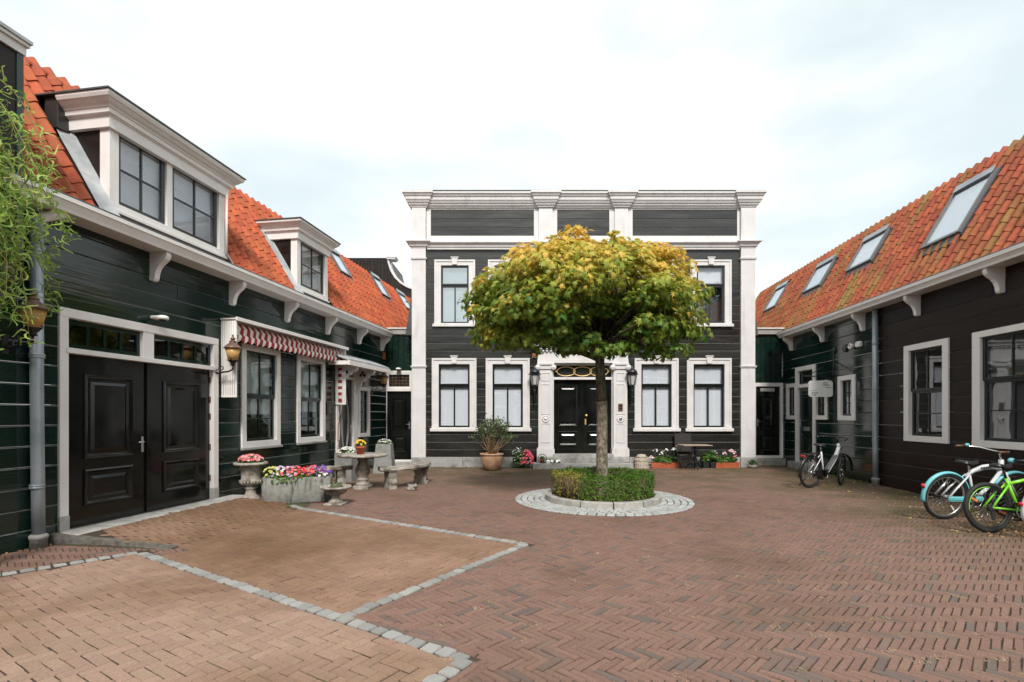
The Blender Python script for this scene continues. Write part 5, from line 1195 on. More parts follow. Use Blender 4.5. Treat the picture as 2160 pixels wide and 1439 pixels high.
def tall_planter(loc, rz, label, wt, wb, h, n_):
    o = thing('square_planter', loc, rz, label, 'planter', 'tall square planters flanking the leaf-patterned door'); m = MB(); c = .01
    q = lambda w, z: [(-w, -w, z), (w, -w, z), (w, w, z), (-w, w, z)]
    m.add(q(wb, 0) + q(wt, h) + q(wt - .035, h) + q(wt - .05, h - .08), [(3, 2, 1, 0), (0, 1, 5, 4), (1, 2, 6, 5), (2, 3, 7, 6), (3, 0, 4, 7), (4, 5, 9, 8), (5, 6, 10, 9), (6, 7, 11, 10), (7, 4, 8, 11), (8, 9, 13, 12), (9, 10, 14, 13), (10, 11, 15, 14), (11, 8, 12, 15), (12, 13, 14, 15)]).build('planter_body', mat('zinc_grey_planter', (.19, .195, .19), .6, (.26, .265, .255), 6., .15, 30.), o)
    fol(o, (0, 0, h), (wt, wt, .09), 200, .07); flo(o, (0, 0, h + .0), (wt * 1.02, wt * 1.02, .13), n_, .065, 'white')
tall_planter((-4.10, 12.75), FL.a, 'tall grey square planter with white flowers left of the leaf-patterned door', .225, .215, .70, 80)
tall_planter((-3.62, 14.55), FL.a + .2, 'tapered grey square planter with white flowers behind the stone table', .20, .27, .82, 45)

# ---- along the main facade
random.seed(71)
o = thing('clay_pot_shrub', (-.60, 15.2), 0, 'grey-green shrub with bare twigs in a round glazed clay pot', 'potted shrub')
MB().lathe([(.19, 0), (.235, .03), (.30, .20), (.325, .36), (.325, .42), (.315, .44), (.355, .46), (.36, .485), (.34, .50), (.31, .495), (.30, .45), (0, .44)], 30).build('pot', 'claypot', o)
br = MB(); ol = []
for k in range(40):
    a = random.uniform(0, 6.283); lean = random.uniform(.15, .66); h = random.uniform(.62, 1.08) * (1.1 - .35 * lean); bx = random.gauss(0, .05)
    tip = (lean * 1.1 * math.cos(a), lean * math.sin(a) * .8, .45 + h); mid = (tip[0] * .40 + random.gauss(0, .05), tip[1] * .4, .45 + h * .42)
    br.tube([(bx, 0, .42), (bx + mid[0] * .4, mid[1] * .4, .45 + h * .2), mid, (mid[0] * .5 + tip[0] * .5 + random.gauss(0, .03), tip[1] * .7, .45 + h * .72), tip], [.018, .015, .011, .007, .003], 5)
    for q in range(62):
        t_ = random.uniform(.70, 1.04); pp = Vector(mid).lerp(Vector(tip), (t_ - .4) / .6); ol.append((tuple(pp + rdir() * random.uniform(.01, .13)), rdir(.5), random.uniform(.045, .075), random.random()))
br.tube([(.03, 0, .42), (.04, 0, .6), (.02, .02, .8), (.05, .02, 1.0)], [.04, .036, .03, .018], 8)
br.build('branches', 'twig', o, recalc=False); foliage('foliage', o, LEAF_S, ol, 'olive')['kind'] = 'stuff'
o = thing('flower_bush', (.34, 15.75), 0, 'bushy pink and white flowering plant left of the entrance steps', 'flowers')
fol(o, (-.05, 0, .3), (.34, .2, .28), 520, .07, tl=(0, .7)); flo(o, (.13, -.08, .12), (.20, .17, .42), 150, .075, 'magenta'); flo(o, (.1, -.1, .15), (.18, .15, .42), 50, .07, 'pink'); flo(o, (-.2, -.05, .25), (.16, .12, .38), 34, .06, 'white'); flo(o, (-.1, -.05, .45), (.1, .1, .2), 10, .05, 'lilac')
o = thing('hoop_plant', (.93, 15.72, .155), 0, 'small potted plant inside a dark upright hoop on the entrance step', 'flower pot')
MB().tube([(.13 * math.cos(a), .0, .14 + .14 * math.sin(a)) for a in [2 * math.pi * i / 28 for i in range(28)]], .011, 8, True).build('hoop', 'iron', o)
MB().lathe([(.05, .01), (.075, .12), (.08, .12), (.065, .10), (0, .1)], 14).build('pot', 'terracotta', o); fol(o, (0, 0, .17), (.085, .06, .05), 90, .045)
m = MB().lathe([(.05, 0), (.055, .01), (.058, .095), (.05, .1), (.045, .04), (0, .04)], 16); tag(m.build('glass_jar', mat('pale_blue_cup', (.62, .70, .70), .2), None, (1.10, 15.66, .155)), 'pale blue cup on the entrance step beside the hoop plant', 'cup')
o = thing('ceramic_cat', (1.34, 15.66, .155), 0, 'lying black and white ceramic cat on the entrance step', 'ornament')
m = MB().ball((.02, 0, .05), .15, .06, .055).ball((-.12, -.02, .06), .05, .045, .05).ball((.08, 0, .06), .08, .06, .055); m.prism([(-.15, .09), (-.13, .09), (-.14, .125)], 'y', -.03, -.01).prism([(-.11, .09), (-.09, .09), (-.10, .125)], 'y', -.03, -.01)
m.tube([(.16, 0, .03), (.2, -.04, .02), (.16, -.08, .015)], .012, 6); m.build('cat_body', mat('black_white_glaze', (.82, .80, .76), .3, (.015, .015, .015), 9., lo=.53, hi=.55), o)
o = thing('wicker_basket', (4.0, 15.82), .2, 'upturned pale wicker basket leaning at the plinth right of the entrance', 'basket')
bk = MB(); bk.lathe([(.23, .0), (.222, .05), (.175, .25), (.138, .38), (.115, .415), (.05, .425), (0, .43)], 24); bk.build('basket_body', 'wicker', o)
for k in range(18): a = 2 * math.pi * k / 18; MB().tube([(.222 * math.cos(a), .222 * math.sin(a), .01), (.19 * math.cos(a), .19 * math.sin(a), .22), (.155 * math.cos(a), .155 * math.sin(a), .36)], .010, 5).build('stake', 'wicker', o)
hb_ = MB()
for z, r_ in ((.01, .228), (.12, .208), (.24, .19), (.35, .162)): hb_.tube([(r_ * math.cos(a), r_ * math.sin(a), z) for a in [2 * math.pi * i / 28 for i in range(28)]], .012, 6, True)
hb_.build('hoop_weave', 'wicker', o); MB().tube([(.2, -.05, .03), (.29, -.08, .04), (.30, -.10, .10), (.25, -.08, .15), (.2, -.06, .12)], .014, 6).build('handle', 'wicker', o)
def flower_box(x, y, w, label, cols):
    o = thing('flower_box', (x, y), 0, label, 'planter', 'red window boxes along the plinth'); m = MB(); q = lambda a, b_, z: [(-a, -b_, z), (a, -b_, z), (a, b_, z), (-a, b_, z)]
    m.add(q(w / 2 - .03, .07, .0) + q(w / 2, .095, .17) + q(w / 2 - .012, .083, .17) + q(w / 2 - .02, .075, .12), [(3, 2, 1, 0), (0, 1, 5, 4), (1, 2, 6, 5), (2, 3, 7, 6), (3, 0, 4, 7), (4, 5, 9, 8), (5, 6, 10, 9), (6, 7, 11, 10), (7, 4, 8, 11), (8, 9, 13, 12), (9, 10, 14, 13), (10, 11, 15, 14), (11, 8, 12, 15), (12, 13, 14, 15)]).build('box_body', 'terracotta', o)
    fol(o, (0, 0, .24), (w / 2, .12, .14), 420, .075, tl=(.1, .9))
    for cx, cz, n_, col in cols: flo(o, (cx, -.03, cz), (.07, .06, .07), n_, .06, col)
    st = MB()
    for cx, cz, n_, col in cols: st.tube([(cx * .9, 0, .15), (cx, -.02, cz)], .005, 4)
    st.build('stems', mat('green_stem', (.08, .16, .04), .6), o)
flower_box(4.72, 15.85, .86, 'red flower box with white geraniums left of the bistro table', [(-.3, .52, 10, 'white'), (-.05, .45, 8, 'white'), (.05, .52, 12, 'white'), (.30, .55, 14, 'white'), (-.42, .30, 16, 'ltpink'), (-.1, .40, 6, 'white')])
flower_box(6.60, 15.85, .84, 'red flower box with pink geraniums by the right corner pilaster', [(-.34, .45, 16, 'ltpink'), (-.3, .35, 6, 'ltpink'), (-.02, .42, 12, 'ltpink'), (.18, .50, 16, 'ltpink'), (.26, .44, 14, 'ltpink'), (.30, .32, 8, 'pink'), (.1, .2, 5, 'pink')])
for x, lab, hh in ((6.0, 'square black plastic pot with pale green herb left of its twin', .32), (6.22, 'square black plastic pot with tall green herb beside the pink flower box', .48)):
    o = thing('herb_pot', (x - .03, 15.82), 0, lab, 'flower pot', 'square black herb pots'); MB().prism([(-.075, 0), (.075, 0), (.095, .18), (-.095, .18)], 'y', -.085, .085).build('pot', 'plasticd', o); fol(o, (0, 0, .24 + hh * .25), (.15, .12, hh * .42), 260, .08, tl=(.3, 1) if hh < .4 else (0, .7))
o = thing('stone_plant', (7.44, 15.85), 0, 'spiky rosette plant in a pale stone at the right corner pilaster', 'plant')
MB().ball((0, 0, .05), .16, .10, .07).build('stone', 'oldstone', o); fol(o, (.02, 0, .15), (.13, .09, .10), 150, .10, 'herb', (0, .4), LEAF_N)
# bistro table and chair
o = thing('bistro_table', (5.48, 15.35), 0, 'small bistro table with pale top and black iron foot before the plinth', 'table')
MB().cbox(-.43, .43, -.30, .30, .715, .745, .008).build('table_top', 'ltwood', o)
MB().tube([(0, 0, .05), (0, 0, .715)], .025, 10).cbox(-.14, .14, -.02, .02, .69, .714).build('column', 'iron', o)
for k in range(3): a = 2 * math.pi * k / 3 + .5; MB().tube([(0, 0, .22), (.12 * math.cos(a), .12 * math.sin(a), .20), (.24 * math.cos(a), .24 * math.sin(a), .10), (.29 * math.cos(a), .29 * math.sin(a), .012)], [.018, .016, .015, .014], 8).build('leg', 'iron', o)
o = thing('garden_chair', (5.36, 15.72), R_(6), 'dark folding garden chair with mesh back behind the bistro table', 'chair')
MB().add([(-.24, -.16, .44), (.24, -.16, .44), (.24, .20, .42), (-.24, .20, .42), (-.24, -.16, .455), (.24, -.16, .455), (.24, .20, .435), (-.24, .20, .435)], [(0, 1, 2, 3), (4, 5, 6, 7), (0, 1, 5, 4), (1, 2, 6, 5), (2, 3, 7, 6), (3, 0, 4, 7)]).build('seat', 'plasticd', o)
MB().add([(-.25, .20, .50), (.25, .20, .50), (.25, .27, 1.06), (-.25, .27, 1.06), (-.25, .215, .50), (.25, .215, .50), (.25, .285, 1.06), (-.25, .285, 1.06)], [(0, 1, 2, 3), (4, 5, 6, 7), (0, 1, 5, 4), (1, 2, 6, 5), (2, 3, 7, 6), (3, 0, 4, 7)]).build('backrest', mat('brown_mesh', (.022, .018, .017), .6), o)
for s in (-1, 1):
    MB().tube([(s * .27, -.24, .01), (s * .27, -.02, .42), (s * .265, .21, .55), (s * .265, .275, 1.10)], .013, 8).build('leg', 'iron', o); MB().tube([(s * .27, .25, .01), (s * .27, .1, .3), (s * .275, -.18, .62)], .013, 8).build('leg', 'iron', o)
    MB().cbox(s * .275 - .025, s * .275 + .025, -.24, .18, .655, .68, .006).build('armrest', 'ltwood', o)
MB().tube([(-.25, -.17, .3), (.25, -.17, .3)], .010, 6).build('stretcher', 'iron', o)
o = thing('trellis_board', (5.42, 15.98), 0, 'small grey slatted board leaning on the plinth behind the bistro table', 'board')
for k in range(7): MB().cbox(-.27 + k * .08, -.20 + k * .08, -.02, .0, .0, .40).build('slat', 'concrete', o)
# ================================================================== BICYCLES
random.seed(81)
M['tyre'] = mat('black_rubber', (.012, .012, .012), .7, bump=.2, bscale=90.)
M['rim'] = mat('alloy_rim', (.45, .43, .40), .3, metal=.8); M['rimb'] = mat('black_rim', (.02, .02, .02), .35)
M['bwhite'] = mat('white_bike_paint', (.62, .64, .66), .25, coat=.3); M['cyan'] = mat('sky_blue_paint', (.16, .50, .56), .35); M['lime'] = mat('lime_green_paint', (.20, .62, .025), .28, coat=.3)
M['bblack'] = mat('black_bike_paint', (.015, .015, .016), .3); M['sgrey'] = mat('grey_battery', (.07, .075, .08), .45); M['brown'] = mat('brown_leather', (.12, .06, .035), .5)
M['reflr'] = mat('red_reflector', (.50, .02, .03), .25); M['reflo'] = mat('orange_reflector', (.75, .18, .03), .25); M['bluep'] = mat('blue_plastic', (.02, .28, .62), .35)
def wheel(o, x, r, tr, rimm='rim', ns=24, turn=0., hub=(0, 0, 0), deco=None):
    ci = lambda rad, n=44: [(rad * math.cos(2 * math.pi * i / n), 0, rad * math.sin(2 * math.pi * i / n)) for i in range(n)]
    w = MB().tube(ci(r - tr), tr, 10, True).build('wheel', 'tyre', o, (x, 0, r), (0, 0, turn))
    rm = MB(); rm.tube(ci(r - tr * 2.05), .012, 6, True, flat=1.6); rm.build('rim', rimm, w)
    s = MB(); s.tube([(0, -.04, 0), (0, .04, 0)], .022, 10)
    for i in range(ns):
        a = 2 * math.pi * i / ns; b = a + (.5 if i % 2 else -.5); sy = .03 if i % 4 < 2 else -.03
        s.tube([(.02 * math.cos(b), sy, .02 * math.sin(b)), ((r - tr * 2.2) * math.cos(a), 0, (r - tr * 2.2) * math.sin(a))], .0016, 3)
    s.build('spokes', 'chrome', w, recalc=False)
    if deco:
        for a, mk in deco:
            d = MB().cbox(-.014, .014, -.012, .012, -.045, .045, .006); d.shift(0, Matrix.Rotation(-a, 4, 'Y') @ Matrix.Translation((0, 0, r * .62))); d.build('spoke_reflector', mk, w)
    return w
def mudguard(o, x, r, a0, a1, mk, wid=.032, thick=.004):
    m = MB(); n = 22; R = r + .022; vs = []; fs = []; pf = [(-wid, -.018), (-wid * .7, .004), (0, .012), (wid * .7, .004), (wid, -.018)]
    for i in range(n + 1):
        a = a0 + (a1 - a0) * i / n
        for y, dr in pf: vs.append((x + (R + dr) * math.cos(a), y, r + (R + dr) * math.sin(a)))
    for i in range(n):
        for k in range(4): fs.append((i * 5 + k, i * 5 + k + 1, i * 5 + 6 + k, i * 5 + 5 + k))
    m.add(vs, fs, True); g = m.build('mudguard', mk, o, recalc=False); sm = g.modifiers.new('thickness', 'SOLIDIFY'); sm.thickness = thick
    return g
def saddle(o, x, z, mk='plasticd', L=.27, W=.075):
    m = MB(); n = 10; vs = []; fs = []
    for i in range(n + 1):
        t = i / n; w = W * (1 - t) ** .8 * (1.0) + .018; w *= min(1, .55 + t * 5); X = x - L * .45 + L * t; zz = z + .012 * math.cos(t * 5)
        vs += [(X, -w, zz - .035), (X, -w * .9, zz), (X, 0, zz + .014), (X, w * .9, zz), (X, w, zz - .035)]
    for i in range(n):
        for k in range(4): fs.append((i * 5 + k, i * 5 + k + 1, i * 5 + 6 + k, i * 5 + 5 + k))
    fs += [tuple(range(5)), tuple(n * 5 + k for k in range(5))]; m.add(vs, fs, True); return m.build('saddle', mk, o)
def pedals(o, x, z, mk='bblack', chain=True):
    c = MB().tube([(x, -.075, z), (x, .075, z)], .02, 10); c.tube([(x, .07, z), (x + .11, .08, z - .12)], .011, 6).tube([(x, -.07, z), (x - .11, -.08, z + .12)], .011, 6).cbox(x + .06, x + .16, .085, .17, z - .135, z - .11).cbox(x - .16, x - .06, -.17, -.085, z + .11, z + .135)
    k = c.build('crank', mk, o); MB().tube([(x + .085 * math.cos(a), -.05, z + .085 * math.sin(a)) for a in [2 * math.pi * i / 24 for i in range(24)]], .007, 5, True).build('chainring', 'chrome', k)
def bike_root(loc, rz, lean, label):
    o = empty('bicycle', (loc[0], loc[1], 0), rz, label, 'bicycle', 'bicycles by the right house'); o.rotation_euler = (lean, 0, rz); return o
# --- white and black electric bike
r = .355; o = bike_root((6.62, 11.40), R_(25), R_(4), 'white and black electric bicycle parked by the right house door')
wheel(o, 0, r, .024, 'rimb'); wheel(o, 1.10, r, .024, 'rimb', turn=R_(22)); mudguard(o, 0, r, R_(20), R_(195), 'bblack'); mudguard(o, 1.10, r, R_(-5), R_(150), 'bblack')
MB().tube([(.93, 0, .92), (.90, 0, .80), (.80, 0, .62), (.58, 0, .36), (.46, 0, .29)], [.035, .042, .05, .05, .045], 12).tube([(.93, 0, .84), (.90, 0, .98)], .03, 10).build('frame', 'bwhite', o)
MB().tube([(.46, 0, .29), (.40, 0, .50), (.32, 0, .80)], .02, 10).tube([(0, .06, r), (.40, .05, .30)], .012, 8).tube([(0, -.06, r), (.40, -.05, .30)], .012, 8).tube([(0, .06, r), (.33, .03, .72)], .010, 8).tube([(0, -.06, r), (.33, -.03, .72)], .010, 8).build('rear_frame', 'bwhite', o)
MB().cbox(-.22, .22, -.045, .045, -.035, .035, .012).shift(0, Matrix.Identity(4)).build('battery', 'sgrey', o, (.70, 0, .545), (0, R_(-49), 0))
MB().tube([(.91, .05, .82), (1.10, .06, r)], .016, 8).tube([(.91, -.05, .82), (1.10, -.06, r)], .016, 8).build('fork', 'bblack', o)
MB().cbox(.37, .56, -.06, .06, .22, .38, .03).build('motor', 'bblack', o); MB().cbox(.02, .50, -.07, -.055, .26, .40, .02).build('chain_guard', 'bblack', o); pedals(o, .46, .28)
MB().tube([(.89, 0, .98), (.86, 0, 1.08), (.87, 0, 1.12)], .018, 8).tube([(.60, .33, 1.10), (.76, .30, 1.12), (.87, .12, 1.13), (.88, 0, 1.12), (.87, -.12, 1.13), (.76, -.30, 1.12), (.60, -.33, 1.10)], .012, 8).build('handlebar', 'bblack', o)
for s in (-1, 1): MB().tube([(.74, s * .305, 1.12), (.60, s * .33, 1.10)], .018, 8).build('grip', 'plasticd', o)
MB().tube([(.34, 0, .74), (.29, 0, .93)], .014, 8).build('seat_post', 'chrome', o); saddle(o, .28, .97, L=.28, W=.095)
MB().tube([(-.25, .07, .76), (.22, .06, .78)], .007, 6).tube([(-.25, -.07, .76), (.22, -.06, .78)], .007, 6).tube([(-.25, -.07, .76), (-.25, .07, .76)], .007, 6).tube([(0, .07, .77), (0, .07, r)], .007, 6).tube([(0, -.07, .77), (0, -.07, r)], .007, 6).cbox(-.24, .10, -.03, .03, .765, .78).build('luggage_rack', 'bblack', o)
MB().cbox(-.30, -.27, -.05, .05, .70, .75, .008).build('rear_light', 'reflr', o); MB().ball((.99, 0, .86), .035).build('headlight', 'bblack', o); MB().tube([(.1, .08, .30), (.02, .26, .01)], .011, 6).build('kickstand', 'bblack', o)
# --- white and sky blue cruiser
r = .36; o = bike_root((6.70, 7.95), R_(4), R_(5), 'white beach cruiser bicycle with sky blue mudguards facing the right wall')
wheel(o, 0, r, .026, 'rim', deco=[(R_(215), 'plastic')]); wheel(o, 1.12, r, .026, 'rim'); mudguard(o, 0, r, R_(15), R_(192), 'cyan', .036); mudguard(o, 1.12, r, R_(0), R_(150), 'cyan', .036)
MB().tube([(0, .065, r), (.12, .06, .50), (.34, .03, .70)], .014, 8).tube([(0, -.065, r), (.12, -.06, .50), (.34, -.03, .70)], .014, 8).tube([(.30, 0, .67), (.42, 0, .755), (.58, 0, .81), (.74, 0, .825), (.88, 0, .80)], [.022, .032, .042, .046, .04], 12).tube([(.90, 0, .72), (.87, 0, .93)], .034, 10).tube([(.89, 0, .76), (.72, 0, .52), (.48, 0, .30)], .028, 10).tube([(.48, 0, .30), (.36, 0, .73)], .018, 8).tube([(0, .065, r), (.46, .04, .30)], .013, 8).tube([(0, -.065, r), (.46, -.04, .30)], .013, 8).build('frame', 'bwhite', o)
MB().tube([(.90, .055, .74), (1.12, .065, r)], .015, 8).tube([(.90, -.055, .74), (1.12, -.065, r)], .015, 8).build('fork', 'bwhite', o)
MB().cbox(-.02, .56, -.085, -.06, .30, .375, .02).lathe([(.10, -.085), (.105, -.07), (.10, -.06)], 20, (0, 0, 0)).build('chain_guard', 'cyan', o)
pedals(o, .48, .29, 'chrome')
MB().tube([(.87, 0, .93), (.84, 0, 1.02), (.86, 0, 1.05)], .016, 8).tube([(.46, .34, 1.10), (.62, .33, 1.10), (.74, .22, 1.09), (.86, .09, 1.05), (.86, -.09, 1.05), (.74, -.22, 1.09), (.62, -.33, 1.10), (.46, -.34, 1.10)], .012, 8).build('handlebar', 'chrome', o)
for s in (-1, 1): MB().tube([(.58, s * .332, 1.10), (.44, s * .34, 1.10)], .019, 8).build('grip', 'brown', o)
MB().ball((.60, .30, 1.12), .035, .03, .025).ball((1.02, -.02, .92), .055, .04, .04).build('headlight', 'cyan', o)
MB().tube([(.36, 0, .73), (.34, 0, .87)], .014, 8).build('seat_post', 'chrome', o); saddle(o, .32, .91, L=.30, W=.10)
MB().tube([(-.37, 0, .50), (-.39, 0, .56)], .022, 8).build('rear_light', 'reflr', o); MB().tube([(-.10, .075, r + .02), (.12, .075, .62)], .018, 8).build('air_pump', 'chrome', o)
text('NAMEROVA', .055, (.50, -.048, .79), (R_(90), R_(-4), 0), o, 'ink', bold=.002)
# --- lime green mountain bike
r = .345; o = bike_root((6.56, 7.02), R_(2), R_(-6), 'lime green mountain bike with chunky black tyres in front of the cruiser')
wheel(o, 0, r, .03, 'rimb', 20, deco=[(R_(60), 'reflo'), (R_(250), 'reflo'), (R_(305), 'bluep')]); wheel(o, 1.05, r, .03, 'rimb', 20)
ci = [((r - .068) * math.cos(a), -.012, (r - .068) * math.sin(a)) for a in [R_(80) + R_(110) * i / 20 for i in range(21)]]; MB().tube(ci, .006, 5).build('rim_sticker', 'lime', o, (0, 0, r))
MB().tube([(.30, 0, .66), (.58, 0, .72), (.84, 0, .78)], .022, 10).tube([(.86, 0, .70), (.66, 0, .48), (.44, 0, .29)], .027, 10).tube([(.44, 0, .29), (.30, 0, .74)], .021, 10).tube([(.87, 0, .66), (.82, 0, .86)], .028, 10).tube([(0, .065, r), (.16, .055, .52), (.31, .03, .66)], .013, 8).tube([(0, -.065, r), (.16, -.055, .52), (.31, -.03, .66)], .013, 8).tube([(0, .065, r), (.44, .045, .30)], .014, 8).tube([(0, -.065, r), (.44, -.045, .30)], .014, 8).build('frame', 'lime', o)
MB().tube([(.88, .06, .66), (1.05, .065, r)], .019, 8).tube([(.88, -.06, .66), (1.05, -.065, r)], .019, 8).build('fork', 'bblack', o)
pedals(o, .44, .28); MB().lathe([(.055, -.02), (.05, .02)], 14).shift(0, Matrix.Translation((0, -.05, r)) @ Matrix.Rotation(R_(90), 4, 'X')).cbox(-.02, .03, -.07, -.05, .18, .32).build('derailleur', 'bblack', o)
MB().tube([(.81, 0, .86), (.79, 0, .95), (.86, 0, .97)], .018, 8).tube([(.80, .33, .99), (.86, .1, .97), (.86, -.1, .97), (.80, -.33, .99)], .012, 8).build('handlebar', 'bblack', o)
for s in (-1, 1): MB().tube([(.83, s * .22, .985), (.80, s * .34, .99)], .018, 8).build('grip', 'plasticd', o)
MB().tube([(.30, 0, .74), (.27, 0, .90)], .014, 8).build('seat_post', 'bblack', o); saddle(o, .25, .93)
# --- rear of a white city bike at the right picture edge
r = .35; o = bike_root((6.98, 6.62), R_(3), R_(-4), 'white mudguard and red reflector of a city bike cut by the right edge')
wheel(o, 0, r, .024, 'rim'); wheel(o, 1.08, r, .024, 'rim'); mudguard(o, 0, r, R_(20), R_(196), 'bwhite', .036); mudguard(o, 1.08, r, R_(0), R_(150), 'bwhite', .036)
MB().tube([(.30, 0, .66), (.84, 0, .74)], .018, 8).tube([(.86, 0, .70), (.46, 0, .29)], .020, 8).tube([(.46, 0, .29), (.30, 0, .76)], .018, 8).tube([(.88, 0, .66), (.83, 0, .92)], .022, 8).tube([(0, .06, r), (.31, .03, .66)], .010, 8).tube([(0, -.06, r), (.31, -.03, .66)], .010, 8).tube([(0, .06, r), (.44, .04, .30)], .011, 8).tube([(0, -.06, r), (.44, -.04, .30)], .011, 8).tube([(.87, .05, .7), (1.08, .06, r)], .013, 8).tube([(.87, -.05, .7), (1.08, -.06, r)], .013, 8).build('frame', 'bblack', o)
MB().lathe([(.03, 0), (.03, .012), (0, .018)], 14).shift(0, Matrix.Translation((-.385, 0, .46)) @ Matrix.Rotation(R_(-90), 4, 'Y')).build('reflector', 'reflr', o)
saddle(o, .25, .95); MB().tube([(.30, 0, .76), (.26, 0, .93)], .013, 8).build('seat_post', 'chrome', o)
MB().tube([(.83, 0, .92), (.82, 0, 1.05)], .014, 8).tube([(.58, .28, 1.06), (.8, .18, 1.07), (.8, -.18, 1.07), (.58, -.28, 1.06)], .011, 8).build('handlebar', 'chrome', o); pedals(o, .46, .28)

# ================================================================== GROUND COVER AND LITTER
random.seed(91)
def scatter(n, fn):
    out = []
    while len(out) < n:
        q = fn()
        if q and region(q[0], q[1]) in ('brown', 'A', 'B', 'ring'): out.append(q)
    return out
def near_right():
    y = random.uniform(3.6, 14); w = 7.62 + .0787 * y; x = w - abs(random.gauss(0, .9)) - .05; return (x, y)
lf = []
for x, y in scatter(800, near_right): lf.append(((x, y, .006 + random.random() * .008), rdir(2.2), random.uniform(.025, .055), random.random()))
for x, y in scatter(420, lambda: (random.gauss(7.1, .6), random.gauss(7.0, .6))): lf.append(((x, y, .008 + random.random() * .015), rdir(1.8), random.uniform(.03, .06), random.random()))
for x, y in scatter(260, lambda: (random.uniform(-5, 8), random.uniform(3, 16))): lf.append(((x, y, .006), rdir(2.5), random.uniform(.015, .035), random.random()))
for _ in range(260):
    a = random.uniform(0, 6.283); q = random.uniform(.55, .96) if random.random() < .6 else random.uniform(1.12, 1.75); lf.append(((TREE.x + q * math.cos(a), TREE.y + q * math.sin(a), .10 if q < 1 else .014), rdir(2), random.uniform(.02, .045), random.random()))
for x, y in scatter(90, lambda: (FL.w(random.uniform(5, 6.6), -abs(random.gauss(0, .15)) - .04, 0).x, FL.w(random.uniform(5, 6.6), 0, 0).y)): lf.append(((x, y, .008), rdir(2), random.uniform(.02, .04), random.random()))
o = foliage('fallen_leaves', None, LEAF_S, lf, 'litter'); tag(o, 'dry brown and yellow leaves scattered over the paving', 'leaves', kind='stuff')
BLADE = ([(-.06, 0, 0), (.06, 0, 0), (.03, .1, .6), (0, .35, 1)], [(0, 1, 2), (0, 2, 3)])
def tufts(name, spots, mk, label, n=(8, 22), h=(.02, .05), spread=.05):
    T = []; ti = []
    for x, y in spots:
        t0 = random.random()
        for _ in range(random.randint(*n)):
            a = random.uniform(0, 6.283); s = random.uniform(*h); T.append(aff((x + random.gauss(0, spread), y + random.gauss(0, spread * .6), -.002), (random.uniform(-1.45, -.5), 0, a), (s * 1.2, s, s))); ti.append(min(1, max(0, t0 * .6 + random.random() * .4)))
    o = joined(name, *BLADE, T, mk, ti); tag(o, label, 'grass', kind='stuff')
tufts('dry_grass', scatter(70, lambda: (random.uniform(-.6, 5.2), random.uniform(3.1, 6.2))), 'drygrass', 'straw coloured grass tufts in the joints of the brown paving', (14, 30), (.016, .036), .035)
def mossy():
    k = random.random()
    if k < .45: y = random.uniform(4, 15); return (7.62 + .0787 * y - abs(random.gauss(0, .9)) - .3, y)
    if k < .8: return (random.uniform(-1.5, 7.6), 16 - abs(random.gauss(0, 1.6)))
    return (random.uniform(-3, 7), random.uniform(6.5, 14))
tufts('moss_grass', scatter(2600, mossy), 'grass', 'short moss and grass growing in the paving joints', (6, 16), (.008, .022), .05)
tufts('wall_weeds', [(x, 16.02) for x in np.linspace(-2.6, .5, 9)] + [(FR.w(q, -.12, 0).x, FR.w(q, -.12, 0).y) for q in NP.uniform(.9, 5.2, 22)], 'grass', 'green weeds growing along the foot of the right and main house', (12, 30), (.03, .11), .06)
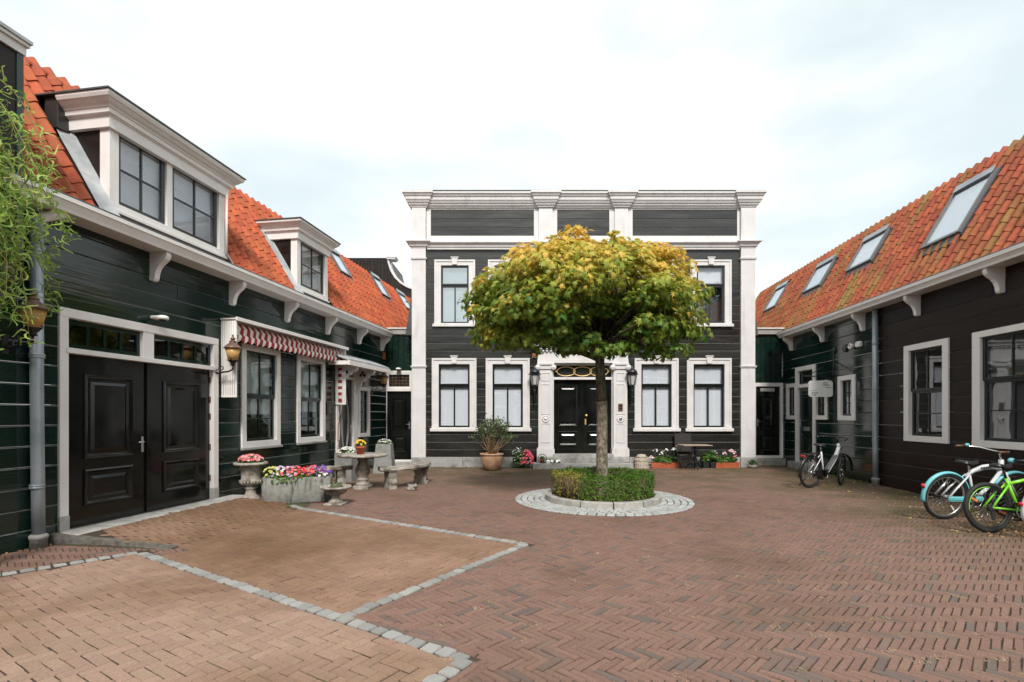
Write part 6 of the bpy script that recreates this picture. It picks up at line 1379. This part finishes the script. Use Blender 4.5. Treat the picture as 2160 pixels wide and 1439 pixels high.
# ================================================================== NEIGHBOURS
ng = empty('neighbour_gable', (0, 24, 0), 0, 'dark timber gable with curved white edge rising behind the left roof', 'building')
pg = [(-8.2, 5), (-8.2, 9.02), (-5.78, 9.02), (-5.72, 8.75), (-5.62, 8.45), (-5.42, 8.12), (-5.15, 7.86), (-4.85, 7.68), (-4.5, 7.55), (-4.2, 7.5), (-4.2, 5)]
MB().prism(pg, 'y', 0, 3.).build('gable_wall', 'brownb', ng)
for k in range(16): x = -8.15 + k * .155; MB().cbox(x, x + .13, -.02, -.001, 6, 9.0).build('board', 'brownb', ng)
ed = MB()
cv = pg[2:10]
for i in range(len(cv) - 1): (xa, za), (xb, zb) = cv[i], cv[i + 1]; ed.add([(xa, -.06, za + .015), (xb, -.06, zb + .015), (xb, .4, zb + .015), (xa, .4, za + .015), (xa - .07, -.06, za - .05), (xb - .07, -.06, zb - .06), (xb - .07, .4, zb - .06), (xa - .07, .4, za - .05)], [(0, 1, 2, 3), (4, 5, 6, 7), (0, 1, 5, 4), (2, 3, 7, 6), (1, 2, 6, 5), (3, 0, 4, 7)])
ed.cbox(-5.85, -5.45, -.12, .4, 8.93, 9.0).cbox(-5.85, -5.40, -.14, .4, 9.001, 9.06).build('edge_trim', 'whitef', ng)
# street behind the photographer (seen only mirrored in panes and gloss paint)
wm = mat('street_brick', (.10, .07, .055), .9, (.14, .10, .08), 5., coord='pos'); rm_ = mat('street_roof', (.05, .05, .052), .8)
for k, (x, w, h) in enumerate(((-13, 8, 6.2), (-4.6, 7.6, 5.6), (3.4, 7.2, 6.6), (11, 8, 5.8))):
    o = empty('street_house', (x, -17, 0), 0, ['red brick street house behind the camera, leftmost', 'low brick street house behind the camera, second from left', 'tall brick street house behind the camera, third from left', 'brick street house behind the camera, rightmost'][k], 'house', 'houses across the street')
    MB().box(0, w, -6, 0, 0, h).build('wall', wm, o); MB().prism([(-6.2, h), (.2, h), (-3, h + 3.2)], 'x', -.1, w + .1).build('roof', rm_, o)
    for fl in (0, 1):
        for q in range(3):
            xa = .7 + q * (w - 1.2) / 3; f = MB().cbox(xa, xa + 1.3, 0, .06, .9 + fl * 2.8, 2.6 + fl * 2.8).build('window', 'white', o); MB().box(xa + .12, xa + 1.18, .061, .07, 1.02 + fl * 2.8, 2.48 + fl * 2.8).build('pane', 'doorblack', f)

random.seed(101)
for (x, y, h, lab) in ((17.5, -10.5, 12.8, 'broad street tree behind the camera, right'), (-7, -13.5, 8.5, 'street tree behind the camera, left')):
    o = empty('street_tree', (x, y, 0), 0, lab, 'tree', 'street trees')
    MB().tube([(0, 0, 0), (.1, 0, h * .3), (0, .1, h * .6), (0, 0, h * .85)], [.28, .22, .15, .05], 10).build('trunk', 'barkd', o)
    pts = []
    for k in range(34):
        d = rdir(.2); c = (d.x * h * .26, d.y * h * .26, h * .66 + d.z * h * .27); pts += clump(c, (h * .10, h * .10, h * .08), 60, .42, tl=(0, .6), shell=.2)
    foliage('crown', o, LEAF_R, pts, 'herb')['kind'] = 'stuff'
